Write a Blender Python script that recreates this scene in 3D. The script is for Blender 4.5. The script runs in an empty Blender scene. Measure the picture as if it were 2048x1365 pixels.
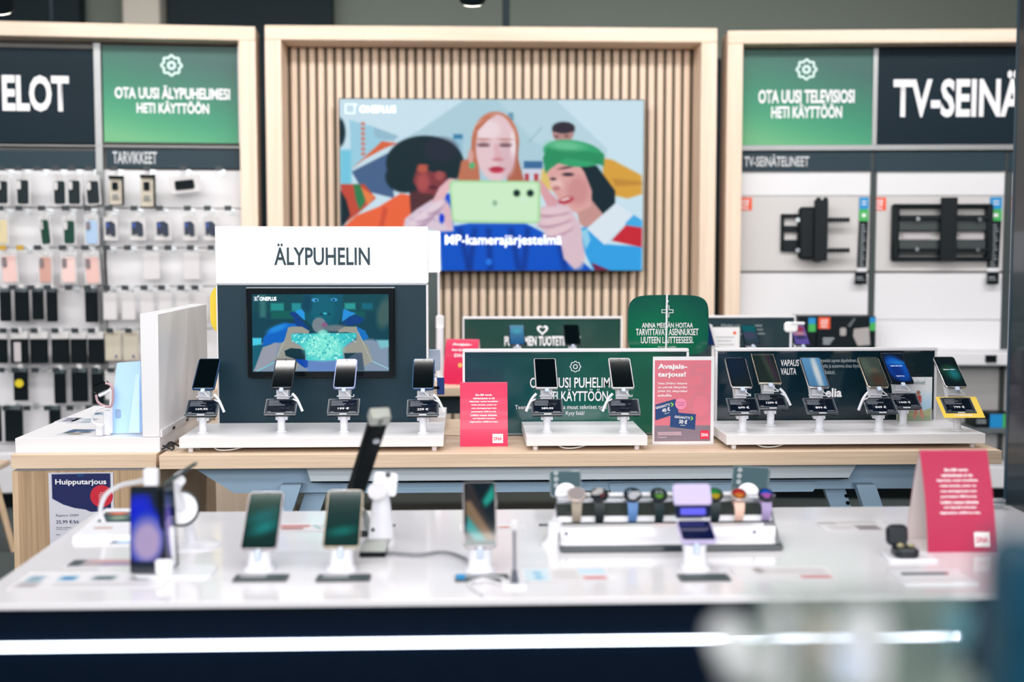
import bpy, math, random
import numpy as np
from mathutils import Matrix, Vector
random.seed(7)
SC = bpy.context.scene
COL = SC.collection
# ---------------------------------------------------------------- camera, world, lights, exposure
F = 2500.0; CX, CY = 1024.0, 682.5; H = 1.53
PITCH = math.atan(177.5 / F); YAW = math.atan(94 / F * math.cos(PITCH))
cam = bpy.data.cameras.new('camera'); camo = bpy.data.objects.new('camera', cam); COL.objects.link(camo)
camo.location = (0, 0, H); camo.rotation_euler = (math.pi / 2 - PITCH, 0, -YAW)
cam.sensor_width = 36; cam.lens = F / 2048 * 36; cam.clip_start = 0.02
cam.dof.use_dof = True; cam.dof.focus_distance = 4.08; cam.dof.aperture_fstop = 1.9
SC.camera = camo
SC.view_settings.view_transform = 'Standard'; SC.view_settings.look = 'None'
SC.view_settings.gamma = 1; SC.view_settings.use_curve_mapping = False
SC.view_settings.exposure = -0.12
world = bpy.data.worlds.new('world'); SC.world = world; world.use_nodes = True
world.node_tree.nodes['Background'].inputs[0].default_value = (0.80, 0.90, 1.0, 1)
world.node_tree.nodes['Background'].inputs[1].default_value = 0.28
def area(name, x, y, z, sx, sy, power, col=(1, 0.97, 0.95), tilt=0):
    l = bpy.data.lights.new(name, 'AREA'); l.shape = 'RECTANGLE'; l.size = sx; l.size_y = sy
    l.energy = power; l.color = col
    o = bpy.data.objects.new(name, l); COL.objects.link(o); o.location = (x, y, z); o.rotation_euler = (tilt, 0, 0)
    return o
LZ = 3.85
area('ceiling_lamp', 0, -11.0, LZ, 12, 1.0, 560, tilt=math.radians(60))
area('ceiling_lamp', 0, -7.0, LZ, 12, .8, 430, tilt=math.radians(50))
area('ceiling_lamp', 0, -3.0, LZ, 10, .6, 180, tilt=math.radians(25))
area('ceiling_lamp', 0, -0.6, LZ, 10, .5, 110, tilt=math.radians(20))
area('ceiling_lamp', 0, 1.7, LZ, 9, .4, 90, tilt=math.radians(15))
area('ceiling_lamp', 0, 3.55, LZ, 9, .3, 85)
area('ceiling_lamp', 0, 5.3, LZ, 9.5, .4, 210, tilt=math.radians(45))
for _x, _y, _w, _p in ((-.65, 4.83, 1.1, 6), (.9, 4.84, .5, 4), (-.72, 2.80, .75, 7)): area('phone_glare_bar', _x, _y, LZ, _w, .14, _p)  # unseen bars added so the tilted phones show white reflection bands
area('ceiling_lamp', 0, 10.0, LZ, 9, .3, 55, tilt=math.radians(20))  # added out of view to brighten the back wall

_c, _s = math.cos, math.sin
Rm = (Matrix.Rotation(-YAW, 3, 'Z') @ Matrix.Rotation(math.pi / 2 - PITCH, 3, 'X'))
def ray(px, py): return Rm @ Vector(((px - CX) / F, -(py - CY) / F, -1.0))
def A(px, py, Y):
    d = ray(px, py); t = Y / d[1]; return Vector((d[0] * t, Y, H + d[2] * t))
def Zp(px, py, z):
    d = ray(px, py); t = (z - H) / d[2]; return Vector((d[0] * t, d[1] * t, z))
def lin(c):
    c = c / 255.0
    return c / 12.92 if c <= 0.04045 else ((c + 0.055) / 1.055) ** 2.4
def L3(c): return (lin(c[0]), lin(c[1]), lin(c[2]))
# ---------------------------------------------------------------- materials
MATS = {}
def M(name, rgb=(200, 200, 200), rough=0.5, metal=0.0, emis=0.0, coat=0.0, trans=0.0, alpha=1.0, spec=0.5, noise=0.0, nscale=30):
    if name in MATS: return MATS[name]
    m = bpy.data.materials.new(name); m.use_nodes = True; nt = m.node_tree; b = nt.nodes['Principled BSDF']
    c = L3(rgb) + (1,)
    b.inputs['Base Color'].default_value = c; b.inputs['Roughness'].default_value = rough
    b.inputs['Metallic'].default_value = metal; b.inputs['Coat Weight'].default_value = coat
    b.inputs['Coat Roughness'].default_value = 0.05
    b.inputs['Specular IOR Level'].default_value = spec
    b.inputs['Transmission Weight'].default_value = trans; b.inputs['Alpha'].default_value = alpha
    if emis: b.inputs['Emission Color'].default_value = c; b.inputs['Emission Strength'].default_value = emis
    # fine surface variation: colour grain and roughness
    tc = nt.nodes.new('ShaderNodeTexCoord'); nz = nt.nodes.new('ShaderNodeTexNoise'); nz.inputs['Scale'].default_value = nscale
    nt.links.new(tc.outputs['Object'], nz.inputs['Vector'])
    if noise:
        mx = nt.nodes.new('ShaderNodeMix'); mx.data_type = 'RGBA'; mx.blend_type = 'MULTIPLY'
        mx.inputs['Factor'].default_value = 1; mx.inputs['A'].default_value = c
        rp = nt.nodes.new('ShaderNodeMapRange'); rp.inputs['To Min'].default_value = 1 - noise; rp.inputs['To Max'].default_value = 1 + noise * .3
        nt.links.new(nz.outputs['Fac'], rp.inputs['Value']); nt.links.new(rp.outputs['Result'], mx.inputs['B'])
        nt.links.new(mx.outputs['Result'], b.inputs['Base Color'])
    rr = nt.nodes.new('ShaderNodeMapRange'); rr.inputs['To Min'].default_value = max(0, rough * .9); rr.inputs['To Max'].default_value = min(1, rough * 1.1 + .005)
    nt.links.new(nz.outputs['Fac'], rr.inputs['Value']); nt.links.new(rr.outputs['Result'], b.inputs['Roughness'])
    MATS[name] = m; return m
def wood(name, c1, c2, axis='X', rough=0.5, scale=1.0):
    m = bpy.data.materials.new(name); m.use_nodes = True; nt = m.node_tree; b = nt.nodes['Principled BSDF']
    tc = nt.nodes.new('ShaderNodeTexCoord'); mp = nt.nodes.new('ShaderNodeMapping')
    sc = {'X': (1.2, 90, 90), 'Z': (60, 60, 1.2), 'Y': (60, 1.2, 60)}[axis]
    mp.inputs['Scale'].default_value = [v * scale for v in sc]
    nz = nt.nodes.new('ShaderNodeTexNoise'); nz.inputs['Scale'].default_value = 1.6; nz.inputs['Detail'].default_value = 6; nz.inputs['Roughness'].default_value = .65
    nt.links.new(tc.outputs['Object'], mp.inputs['Vector']); nt.links.new(mp.outputs['Vector'], nz.inputs['Vector'])
    cr = nt.nodes.new('ShaderNodeValToRGB'); cr.color_ramp.elements[0].position = .3; cr.color_ramp.elements[1].position = .65
    cr.color_ramp.elements[0].color = L3(c1) + (1,); cr.color_ramp.elements[1].color = L3(c2) + (1,)
    nt.links.new(nz.outputs['Fac'], cr.inputs['Fac']); nt.links.new(cr.outputs['Color'], b.inputs['Base Color'])
    bp = nt.nodes.new('ShaderNodeBump'); bp.inputs['Strength'].default_value = .12; bp.inputs['Distance'].default_value = .001
    nt.links.new(nz.outputs['Fac'], bp.inputs['Height']); nt.links.new(bp.outputs['Normal'], b.inputs['Normal'])
    b.inputs['Roughness'].default_value = rough
    MATS[name] = m; return m
def mprint(name, rough=.4, coat=0.0, emis=0.0, spec=.5):
    if name in MATS: return MATS[name]
    m = bpy.data.materials.new(name); m.use_nodes = True; nt = m.node_tree; b = nt.nodes['Principled BSDF']
    at = nt.nodes.new('ShaderNodeAttribute'); at.attribute_name = 'Col'
    if emis:
        b.inputs['Base Color'].default_value = (0.005, 0.008, 0.01, 1)
        nt.links.new(at.outputs['Color'], b.inputs['Emission Color']); b.inputs['Emission Strength'].default_value = emis
    else: nt.links.new(at.outputs['Color'], b.inputs['Base Color'])
    b.inputs['Roughness'].default_value = rough; b.inputs['Coat Weight'].default_value = coat; b.inputs['Coat Roughness'].default_value = .08
    b.inputs['Specular IOR Level'].default_value = spec
    MATS[name] = m; return m
WH = M('white_lacquer', (236, 236, 240), .35)
WHP = M('white_plastic', (232, 234, 242), .3, coat=.3)
WHM = M('white_metal', (225, 225, 230), .4)
WTAB = M('white_laminate', (226, 225, 231), .12, coat=.15)
BLK = M('black_plastic', (2, 12, 18), .45, spec=.15)
GLB = M('black_glass', (2, 10, 14), .04, coat=1.0)
DARKT = M('dark_teal_panel', (6, 30, 42), .5, spec=.15)
NAVY = M('navy_gloss_panel', (0, 14, 32), .35, spec=.15)
CHR = M('chrome', (205, 210, 215), .15, metal=1)
SIL = M('silver_plastic', (175, 180, 188), .25, metal=.6)
STEEL = M('blue_grey_steel', (170, 202, 230), .38)
TXW = M('white_ink', (240, 240, 245), .5)
TXD = M('dark_ink', (0, 48, 62), .5)
TXG = M('grey_ink', (165, 175, 180), .5)
CLEAR = M('clear_acrylic', (245, 250, 255), .08, alpha=.10)
LED = M('led_strip_glow', (225, 238, 255), .4, emis=5.0)
LBOX = M('lit_white_sign', (250, 250, 253), .5, emis=.35)
OAKX = wood('oak_board_lengthwise', (206, 178, 150), (232, 210, 186), 'X')
OAKZ = wood('oak_board_upright', (186, 156, 124), (214, 188, 158), 'Z')
OAKP = wood('pale_oak_frame', (220, 196, 172), (238, 218, 200), 'X', scale=.4)
OAKPZ = wood('pale_oak_upright', (220, 196, 172), (238, 218, 200), 'Z', scale=.4)
OAKD = wood('oak_cabinet_front', (150, 122, 94), (192, 164, 132), 'Z', scale=.7)
# ---------------------------------------------------------------- mesh helpers
def face(x, y, z, alpha=90, yaw=0, roll=0):
    return Matrix.Translation((x, y, z)) @ Matrix.Rotation(math.radians(yaw), 4, 'Z') @ Matrix.Rotation(math.radians(alpha), 4, 'X') @ Matrix.Rotation(math.radians(roll), 4, 'Z')
class MB:
    def __init__(s): s.v = []; s.f = []; s.sm = []
    def add(s, vs, fs, Mx=None, smooth=False):
        n = len(s.v)
        s.v += [tuple(Mx @ Vector(p)) if Mx else tuple(p) for p in vs]
        s.f += [tuple(i + n for i in f) for f in fs]; s.sm += [smooth] * len(fs); return s
    def box(s, x0, x1, y0, y1, z0, z1, b=0.0, Mx=None):
        if b <= 0:
            vs = [(x, y, z) for x in (x0, x1) for y in (y0, y1) for z in (z0, z1)]
            return s.add(vs, [(0, 1, 3, 2), (4, 6, 7, 5), (0, 4, 5, 1), (2, 3, 7, 6), (0, 2, 6, 4), (1, 5, 7, 3)], Mx)
        b = min(b, abs(x1 - x0) / 2.01, abs(y1 - y0) / 2.01, abs(z1 - z0) / 2.01)
        rings = []
        for z, i in ((z0, b), (z0 + b, 0), (z1 - b, 0), (z1, b)):
            c = b if i == 0 else 0
            a0, a1, c0, c1 = x0 + i, x1 - i, y0 + i, y1 - i
            if i == 0: rings.append([(a0 + c, c0, z), (a1 - c, c0, z), (a1, c0 + c, z), (a1, c1 - c, z), (a1 - c, c1, z), (a0 + c, c1, z), (a0, c1 - c, z), (a0, c0 + c, z)])
            else: rings.append([(a0, c0, z), (a1, c0, z), (a1, c0, z), (a1, c1, z), (a1, c1, z), (a0, c1, z), (a0, c1, z), (a0, c0, z)])
        return s.rings(rings, Mx)
    def rings(s, rings, Mx=None, smooth=False, cap=True, closed=True):
        n = len(rings[0]); vs = [p for r in rings for p in r]; fs = []
        for k in range(len(rings) - 1):
            for i in range(n if closed else n - 1):
                j = (i + 1) % n; fs.append((k * n + i, k * n + j, (k + 1) * n + j, (k + 1) * n + i))
        s.add(vs, fs, Mx, smooth)
        if cap:
            m = len(s.v) - len(vs)
            s.f += [tuple(m + i for i in reversed(range(n))), tuple(m + (len(rings) - 1) * n + i for i in range(n))]; s.sm += [False, False]
        return s
    def slab(s, w, h, t, r=.01, ch=.001, Mx=None, y0=0.0, n=5, z1=0.0):
        """rounded plate: x centred, y from y0 to y0+h, z from z1-t to z1"""
        def ring(ins, z):
            out = []; rr = max(r - ins, .0002)
            for cx, cy, a0 in ((w / 2 - r, y0 + r, -90), (w / 2 - r, y0 + h - r, 0), (-w / 2 + r, y0 + h - r, 90), (-w / 2 + r, y0 + r, 180)):
                for k in range(n + 1):
                    a = math.radians(a0 + 90 * k / n); out.append((cx + rr * math.cos(a), cy + rr * math.sin(a), z))
            return out
        return s.rings([ring(ch, z1 - t), ring(0, z1 - t + ch), ring(0, z1 - ch), ring(ch, z1)], Mx)
    def cyl(s, p0, p1, r, r1=None, n=14, smooth=True):
        p0 = Vector(p0); p1 = Vector(p1); d = (p1 - p0).normalized(); r1 = r if r1 is None else r1
        u = d.orthogonal().normalized(); w = d.cross(u)
        R = lambda p, q: [tuple(p + u * q * math.cos(2 * math.pi * i / n) + w * q * math.sin(2 * math.pi * i / n)) for i in range(n)]
        return s.rings([R(p0, r), R(p1, r1)], None, smooth)
    def lathe(s, prof, Mx=None, n=20):
        return s.rings([[(r * math.cos(2 * math.pi * i / n), r * math.sin(2 * math.pi * i / n), z) for i in range(n)] for r, z in prof], Mx, True)
    def tube(s, pts, r, n=7, sub=6):
        P = [Vector(p) for p in pts]; Q = []
        for i in range(len(P) - 1):
            a, b, c, d = P[max(i - 1, 0)], P[i], P[i + 1], P[min(i + 2, len(P) - 1)]
            for k in range(sub):
                t = k / sub
                Q.append(.5 * ((2 * b) + (c - a) * t + (2 * a - 5 * b + 4 * c - d) * t * t + (3 * b - a - 3 * c + d) * t ** 3))
        Q.append(P[-1]); rg = []; up = None
        for i, p in enumerate(Q):
            d = (Q[min(i + 1, len(Q) - 1)] - Q[max(i - 1, 0)]).normalized()
            u = d.orthogonal().normalized() if up is None else (up - d * up.dot(d)).normalized()
            up = u; w = d.cross(u)
            rg.append([tuple(p + u * r * math.cos(2 * math.pi * j / n) + w * r * math.sin(2 * math.pi * j / n)) for j in range(n)])
        return s.rings(rg, None, True)
    def prism(s, pts, t0, t1, Mx=None):
        """pts polygon in local XY, extruded z t0..t1"""
        return s.rings([[(x, y, t0) for x, y in pts], [(x, y, t1) for x, y in pts]], Mx)
    def poly(s, pts, z=0.0, Mx=None): return s.add([(x, y, z) for x, y in pts], [tuple(range(len(pts)))], Mx)
    def build(s, name, mat, parent=None, off=None):
        me = bpy.data.meshes.new(name)
        v = s.v
        if off is not None: v = [(a - off[0], b - off[1], c - off[2]) for a, b, c in v]
        me.from_pydata(v, [], s.f); me.polygons.foreach_set('use_smooth', s.sm); me.update()
        import bmesh
        bm = bmesh.new(); bm.from_mesh(me); bmesh.ops.remove_doubles(bm, verts=bm.verts, dist=1e-6)
        bmesh.ops.recalc_face_normals(bm, faces=bm.faces) if len(bm.faces) > 2 else None
        bm.to_mesh(me); bm.free()
        me.set_sharp_from_angle(angle=math.radians(38))
        me.materials.append(mat)
        o = bpy.data.objects.new(name, me); COL.objects.link(o); o.parent = parent
        return o
def tag(o, label=None, cat=None, group=None, kind=None):
    if label: o['label'] = label
    if cat: o['category'] = cat
    if group: o['group'] = group
    if kind: o['kind'] = kind
    return o
def thing(name, label, cat, loc=(0, 0, 0), rot=(0, 0, 0), group=None):
    o = bpy.data.objects.new(name, None); COL.objects.link(o); o.empty_display_size = .05
    o.location = loc; o.rotation_euler = rot; return tag(o, label, cat, group)
def struct(name, mb, mat, parent=None):
    o = mb.build(name, mat, parent)
    if parent is None: o['kind'] = 'structure'
    return o
def off(root): return tuple(root.location)
ORD = ['first', 'second', 'third', 'fourth', 'fifth', 'sixth', 'seventh', 'eighth', 'ninth', 'tenth', 'eleventh', 'twelfth', 'thirteenth']
# ---------------------------------------------------------------- lettering
def text_mesh(s, bold=0.0):
    cu = bpy.data.curves.new('lettering', 'FONT'); cu.body = s; cu.offset = bold; cu.resolution_u = 3
    cu.fill_mode = 'FRONT'
    ob = bpy.data.objects.new('lettering', cu)
    me = bpy.data.meshes.new_from_object(ob)
    bpy.data.objects.remove(ob); bpy.data.curves.remove(cu)
    return me
def lettering(s, x0, x1, y0, y1, Mx, mat, parent, bold=0.0, name='lettering', fn=None, lines_gap=None):
    """fit the text s into the box x0..x1, y0..y1 of the plane Mx"""
    me = text_mesh(s, bold)
    co = np.zeros(len(me.vertices) * 3); me.vertices.foreach_get('co', co); co = co.reshape(-1, 3)
    if len(co) == 0: return None
    mn, mxx = co.min(0), co.max(0)
    co[:, 0] = x0 + (co[:, 0] - mn[0]) / max(mxx[0] - mn[0], 1e-6) * (x1 - x0)
    co[:, 1] = y0 + (co[:, 1] - mn[1]) / max(mxx[1] - mn[1], 1e-6) * (y1 - y0)
    for i, c in enumerate(co):
        p = fn(c[0], c[1]) if fn else Mx @ Vector((c[0], c[1], 0))
        me.vertices[i].co = p
    me.materials.clear(); me.materials.append(mat)
    o = bpy.data.objects.new(name, me); COL.objects.link(o); o.parent = parent; return o
# ---------------------------------------------------------------- painted flat pictures (screens, posters)
class Pic:
    def __init__(s, x0, y0, x1, y1, nx, ny, bg=(255, 255, 255)):
        s.r = (x0, y0, x1, y1); s.nx, s.ny = nx, ny
        s.X, s.Y = np.meshgrid(np.linspace(x0, x1, nx), np.linspace(y0, y1, ny))
        s.C = np.ones((ny, nx, 3)) * np.array(bg, float)
    def mix(s, a, c): a = np.clip(a, 0, 1)[..., None]; s.C = s.C * (1 - a) + np.array(c, float) * a; return s
    def ell(s, cx, cy, rx, ry, c, soft=4, ang=0, op=1.0):
        a = math.radians(ang); dx, dy = s.X - cx, s.Y - cy
        u = (dx * math.cos(a) + dy * math.sin(a)) / rx; v = (-dx * math.sin(a) + dy * math.cos(a)) / ry
        d = (1 - np.sqrt(u * u + v * v)) * min(rx, ry); return s.mix((d / soft + .5).clip(0, 1) * op, c)
    def poly(s, pts, c, soft=4, op=1.0):
        P = np.array(pts, float); n = len(P); ins = np.zeros(s.X.shape, bool); dm = np.full(s.X.shape, 1e9)
        for i in range(n):
            (x1, y1), (x2, y2) = P[i], P[(i + 1) % n]
            if y1 != y2:
                cnd = ((y1 > s.Y) != (y2 > s.Y)) & (s.X < (x2 - x1) * (s.Y - y1) / (y2 - y1) + x1); ins ^= cnd
            dx, dy = x2 - x1, y2 - y1; L = dx * dx + dy * dy + 1e-9
            t = (((s.X - x1) * dx + (s.Y - y1) * dy) / L).clip(0, 1)
            dm = np.minimum(dm, np.hypot(s.X - x1 - t * dx, s.Y - y1 - t * dy))
        return s.mix((np.where(ins, dm, -dm) / soft + .5).clip(0, 1) * op, c)
    def rect(s, x0, y0, x1, y1, c, soft=2, op=1.0): return s.poly([(x0, y0), (x1, y0), (x1, y1), (x0, y1)], c, soft, op)
    def line(s, x0, y0, x1, y1, w, c, soft=2, op=1.0):
        L = math.hypot(x1 - x0, y1 - y0); nx, ny = -(y1 - y0) / L * w / 2, (x1 - x0) / L * w / 2
        return s.poly([(x0 + nx, y0 + ny), (x1 + nx, y1 + ny), (x1 - nx, y1 - ny), (x0 - nx, y0 - ny)], c, soft, op)
    def build(s, name, u0, u1, v0, v1, Mx, mat, parent, fn=None):
        """image left..right -> u0..u1, bottom..top -> v0..v1 on the plane Mx"""
        us = np.linspace(u0, u1, s.nx); vs = np.linspace(v1, v0, s.ny)
        V = [(fn(u, v) if fn else tuple(Mx @ Vector((u, v, 0)))) for v in vs for u in us]
        nx = s.nx
        Fc = [(j * nx + i, (j + 1) * nx + i, (j + 1) * nx + i + 1, j * nx + i + 1) for j in range(s.ny - 1) for i in range(nx - 1)]
        me = bpy.data.meshes.new(name); me.from_pydata(V, [], Fc); me.update()
        c = s.C / 255.0; c = np.where(c <= .04045, c / 12.92, ((c + .055) / 1.055) ** 2.4)
        at = me.color_attributes.new('Col', 'FLOAT_COLOR', 'POINT')
        at.data.foreach_set('color', np.concatenate([c.reshape(-1, 3), np.ones((s.nx * s.ny, 1))], 1).ravel())
        me.materials.append(mat)
        o = bpy.data.objects.new(name, me); COL.objects.link(o); o.parent = parent; return o
def gear_mesh(mb, cx, cy, R, w, Mx, teeth=8, depth=.13, z=0.0):
    n = teeth * 12
    def rr(a):
        t = math.cos(teeth * a); t = max(-1, min(1, t * 2.2)); return R * (1 - depth / 2 + depth / 2 * t)
    o = [(cx + rr(2 * math.pi * i / n) * math.cos(2 * math.pi * i / n), cy + rr(2 * math.pi * i / n) * math.sin(2 * math.pi * i / n), z) for i in range(n)]
    q = [(cx + (rr(2 * math.pi * i / n) - w) * math.cos(2 * math.pi * i / n), cy + (rr(2 * math.pi * i / n) - w) * math.sin(2 * math.pi * i / n), z) for i in range(n)]
    mb.rings([o, q], Mx, cap=False)
    for r in (R * .42,):
        o = [(cx + r * math.cos(2 * math.pi * i / 24), cy + r * math.sin(2 * math.pi * i / 24), z) for i in range(24)]
        q = [(cx + (r - w) * math.cos(2 * math.pi * i / 24), cy + (r - w) * math.sin(2 * math.pi * i / 24), z) for i in range(24)]
        mb.rings([o, q], Mx, cap=False)
    return mb
def outline(mb, pts, w, Mx, z=0.0):
    """closed outline stroke of polygon pts"""
    P = [Vector((x, y)) for x, y in pts]; n = len(P); c = sum(P, Vector((0, 0))) / n; out = []; inn = []
    for i in range(n):
        a = (P[i] - P[i - 1]).normalized(); b = (P[(i + 1) % n] - P[i]).normalized()
        na = Vector((-a.y, a.x)); nb = Vector((-b.y, b.x)); m = (na + nb); m = m / max(m.length_squared, .3) * 2
        out.append((P[i].x, P[i].y, z)); q = P[i] + m * w / 1.0 * .5 * 1.0; inn.append((q.x, q.y, z))
    return mb.rings([out, inn], Mx, cap=False)
class Plane:
    def __init__(s, ox, oy, deg): s.ox, s.oy, s.a = ox, oy, math.radians(deg); s.d = Vector((math.cos(s.a), math.sin(s.a), 0)); s.n = Vector((-math.sin(s.a), math.cos(s.a), 0))
    def __call__(s, px, py, o=0.0):
        O = Vector((s.ox, s.oy, 0)) - s.n * o; d = ray(px, py); C0 = Vector((0, 0, H))
        t = (O - C0).dot(s.n) / d.dot(s.n); p = C0 + d * t; return ((p - O).dot(s.d), p.z)
    def rect(s, x0, y0, x1, y1, o=0.0):
        a = s(x0, (y0), o); b = s(x1, y1, o); return a[0], b[0], b[1], a[1]
    def world(s, u, v, w): p = Vector((s.ox, s.oy, 0)) + s.d * u + s.n * v; return (p.x, p.y, w)
    def root(s, name, label, cat, u=0, v=0, w=0, group=None): return thing(name, label, cat, s.world(u, v, w), (0, 0, s.a), group)
UP = Matrix.Rotation(math.pi / 2, 4, 'X')
def FR(u, v, w): return Matrix.Translation((u, v, w)) @ UP
# ---------------------------------------------------------------- the room
CARPET = M('grey_olive_carpet', (70, 80, 80), .9, noise=.25, nscale=120)
WALLD = M('dark_wall_paint', (12, 34, 42), .8); WALLG = M('grey_olive_wall_paint', (128, 138, 128), .8, noise=.1)
CEIL = M('dark_ceiling', (40, 50, 52), .9)
struct('floor', MB().box(-8, 8, -14, 12.1, -.1, 0), CARPET)
struct('ceiling', MB().box(-8, 8, -14, 12.1, 4.6, 4.7), CEIL)
b = struct('wall_back', MB().box(-8, 8, 12, 12.1, 0, 4.6), WALLG)
struct('trim_1', MB().box(-8, 8, 11.9, 12, 0, 3.36), WALLD)
x0 = A(255, 30, 11.7)[0]; x1 = A(330, 30, 11.7)[0]
struct('trim_2', MB().box(x0, x1, 11.5, 11.9, 0, 4.6, .02), M('grey_column_paint', (205, 200, 188), .7))
x0 = A(330, 30, 11.6)[0]; x1 = A(860, 30, 11.6)[0]
struct('trim_3', MB().box(x0 - 3.4, x0 - .8, 11.7, 11.9, 0, 4.6), WALLD)
struct('trim_4', MB().box(x0, x1 - .9, 11.7, 11.9, 0, 4.6), WALLD)
struct('wall_left', MB().box(-8, -7.9, -14, 12, 0, 4.6), M('mid_grey_wall', (120, 126, 128), .8))
struct('wall_right', MB().box(7.9, 8, -14, 12, 0, 4.6), MATS['mid_grey_wall'])
struct('baseboard_back', MB().box(-7.9, 7.9, 11.85, 11.9, 0, .12), BLK)
for k, (px, y0) in enumerate(((1012, 10.5), (103, 10.5))):
    x = A(px, 30, y0)[0]
    t = thing('hanging_rod', ['thin dark rod hanging from the ceiling above the slatted panel', 'thin dark rod hanging from the ceiling at the far left'][k], 'rod', (x, y0, 2.9))
    MB().cyl((0, 0, 0), (0, 0, 1.7), .03 if k == 0 else .015).build('pole', WALLD, t)
    MB().cyl((0, 0, 1.66), (0, 0, 1.7), .07).build('ceiling_plate', WALLD, t)
for k, (px, py) in enumerate(((945, 7), (2, 24))):
    p = A(px, py, 7.2)
    t = thing('spotlight', ['round ceiling spotlight glowing above the slatted panel', 'round ceiling spotlight glowing at the top left corner'][k], 'lamp', p, group='ceiling spotlights')
    MB().lathe([(.062, 0), (.075, .015), (.075, .16), (.04, .19)], Matrix.Rotation(math.radians(25), 4, 'X')).build('housing', BLK, t)
    MB().lathe([(.0, -.004), (.055, -.004), (.055, .004), (0, .004)], Matrix.Rotation(math.radians(25), 4, 'X')).build('lamp_face', M('spotlight_glow', (255, 250, 235), emis=9), t)
    MB().cyl((0, .06, .17), (0, .06, 4.55 - p.z), .015).build('stem', BLK, t)

# ---------------------------------------------------------------- shared bits for the wall bays
GTOP, GBOT, GLT = (0, 92, 78), (50, 140, 98), (92, 170, 118)
PRN = mprint('printed_panel', .45)
PRG = mprint('printed_gloss_panel', .12, coat=.3)
def green_pic(nx=26, ny=20, k=1.0):
    P = Pic(0, 0, 1, 1, nx, ny); x, y = P.X, P.Y
    t = (y * 1.0 + (1 - x) * .35 - .25).clip(0, 1)[..., None]
    a, b, c = np.array((0, 80, 72.)), np.array((0, 124, 92.)), np.array((92, 168, 116.))
    P.C = np.where(t < .5, a + (b - a) * t * 2, b + (c - b) * (t - .5) * 2) * k; return P
def frame_parts(root, u0, u1, w1, fw, th, wb=0.0, left=True, right=True, d0=-.18, d1=.12):
    MB().box(u0, u1, d0, d1, w1 - th, w1, .004).build('top_beam', OAKP, root)
    if left: MB().box(u0, u0 + fw, d0, d1, wb, w1 - th, .004).build('side_post', OAKPZ, root)
    if right: MB().box(u1 - fw, u1, d0, d1, wb, w1 - th, .004).build('side_post', OAKPZ, root)

# ================================================================= centre slatted panel
PC = Plane(0, 8.0, 0)
u0, _ = PC(538, 65); u1, w1 = PC(1424, 66); _, wlow = PC(1000, 640)
r = PC.root('slatted_wall_panel', 'pale oak framed wall panel of round upright slats behind the large screen', 'wall panel')
fw = PC(570, 300)[0] - PC(538, 300)[0]; th = PC(0, 65)[1] - PC(0, 94)[1]
frame_parts(r, u0, u1, w1, fw, th)
MB().box(u0 + fw, u1 - fw, .10, .12, 0, w1 - th).build('backing_board', M('slat_backing', (84, 74, 60), .8), r)
N = 45; a = u0 + fw + .012; pitch = (u1 - fw - .012 - a) / N
for i in range(N):
    c = a + pitch * (i + .5); n = 12
    if i == 0:
        pts = [(-.5 * .70 * pitch * math.cos(math.pi * k / n) , -.020 * math.sin(math.pi * k / n) ** .8) for k in range(n + 1)]
        mb = MB(); mb.rings([[(x, y, .02) for x, y in pts], [(x, y, w1 - th - .004) for x, y in pts]], None, False)
        s0 = mb.build('slat', OAKPZ, r); s0.location = (c, .10, 0); sc = s0
    else:
        sc = s0.copy(); COL.objects.link(sc); sc.parent = r; sc.location = (c, .10, 0)
# large screen
tu0, tu1, tw0, tw1 = PC.rect(679, 198, 1285, 541, .05)
tv = PC.root('large_screen', 'large bright advertising screen showing three people behind a mint green phone', 'screen', (tu0 + tu1) / 2, -.05, tw0)
hw = (tu1 - tu0) / 2; hh = tw1 - tw0
MB().box(-hw - .006, hw + .006, .0, .05, -.006, hh + .006, .004).build('housing', M('screen_housing', (30, 40, 46), .4), tv)
MB().box(-.25, .25, .05, .12, hh * .35, hh * .65).build('wall_bracket', BLK, tv)
P = Pic(58, 58, 2000, 1155, 300, 170, (208, 234, 246))
P.poly([(850, 60), (560, 258), (420, 330), (420, 620), (1760, 620), (1760, 370), (1440, 66)], (178, 212, 226), 8)
P.poly([(1060, 60), (1440, 66), (1760, 370), (1760, 480), (1300, 330)], (190, 220, 232), 20)
P.poly([(120, 190), (260, 230), (430, 300), (330, 330), (130, 505)], (160, 212, 232), 10)
for k in range(7): P.ell(205, 215 + k * 32, 14, 11, (215, 120, 100), 6)
P.poly([(270, 235), (430, 290), (400, 330), (280, 300)], (150, 185, 205), 8, .7)
P.poly([(130, 520), (380, 392), (400, 690), (200, 640)], (72, 100, 142), 10)
P.poly([(130, 505), (325, 325), (425, 338), (345, 370), (215, 440)], (222, 104, 62), 6)
P.rect(60, 380, 130, 620, (120, 205, 232), 20)
P.rect(780, 280, 840, 310, (60, 130, 175), 10); P.rect(770, 310, 840, 420, (140, 190, 215), 12, .6)
P.rect(1130, 140, 1165, 190, (110, 160, 185), 8); P.line(1260, 330, 1350, 230, 8, (150, 190, 205), 8)
P.rect(1230, 450, 1350, 500, (60, 110, 160), 8); P.rect(1225, 500, 1350, 600, (215, 220, 235), 8)
for x in (1250, 1310): P.rect(x - 14, 530, x + 14, 580, (190, 60, 70), 6)
P.poly([(1350, 500), (1420, 520), (1420, 640), (1330, 620)], (230, 200, 110), 20)
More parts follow.
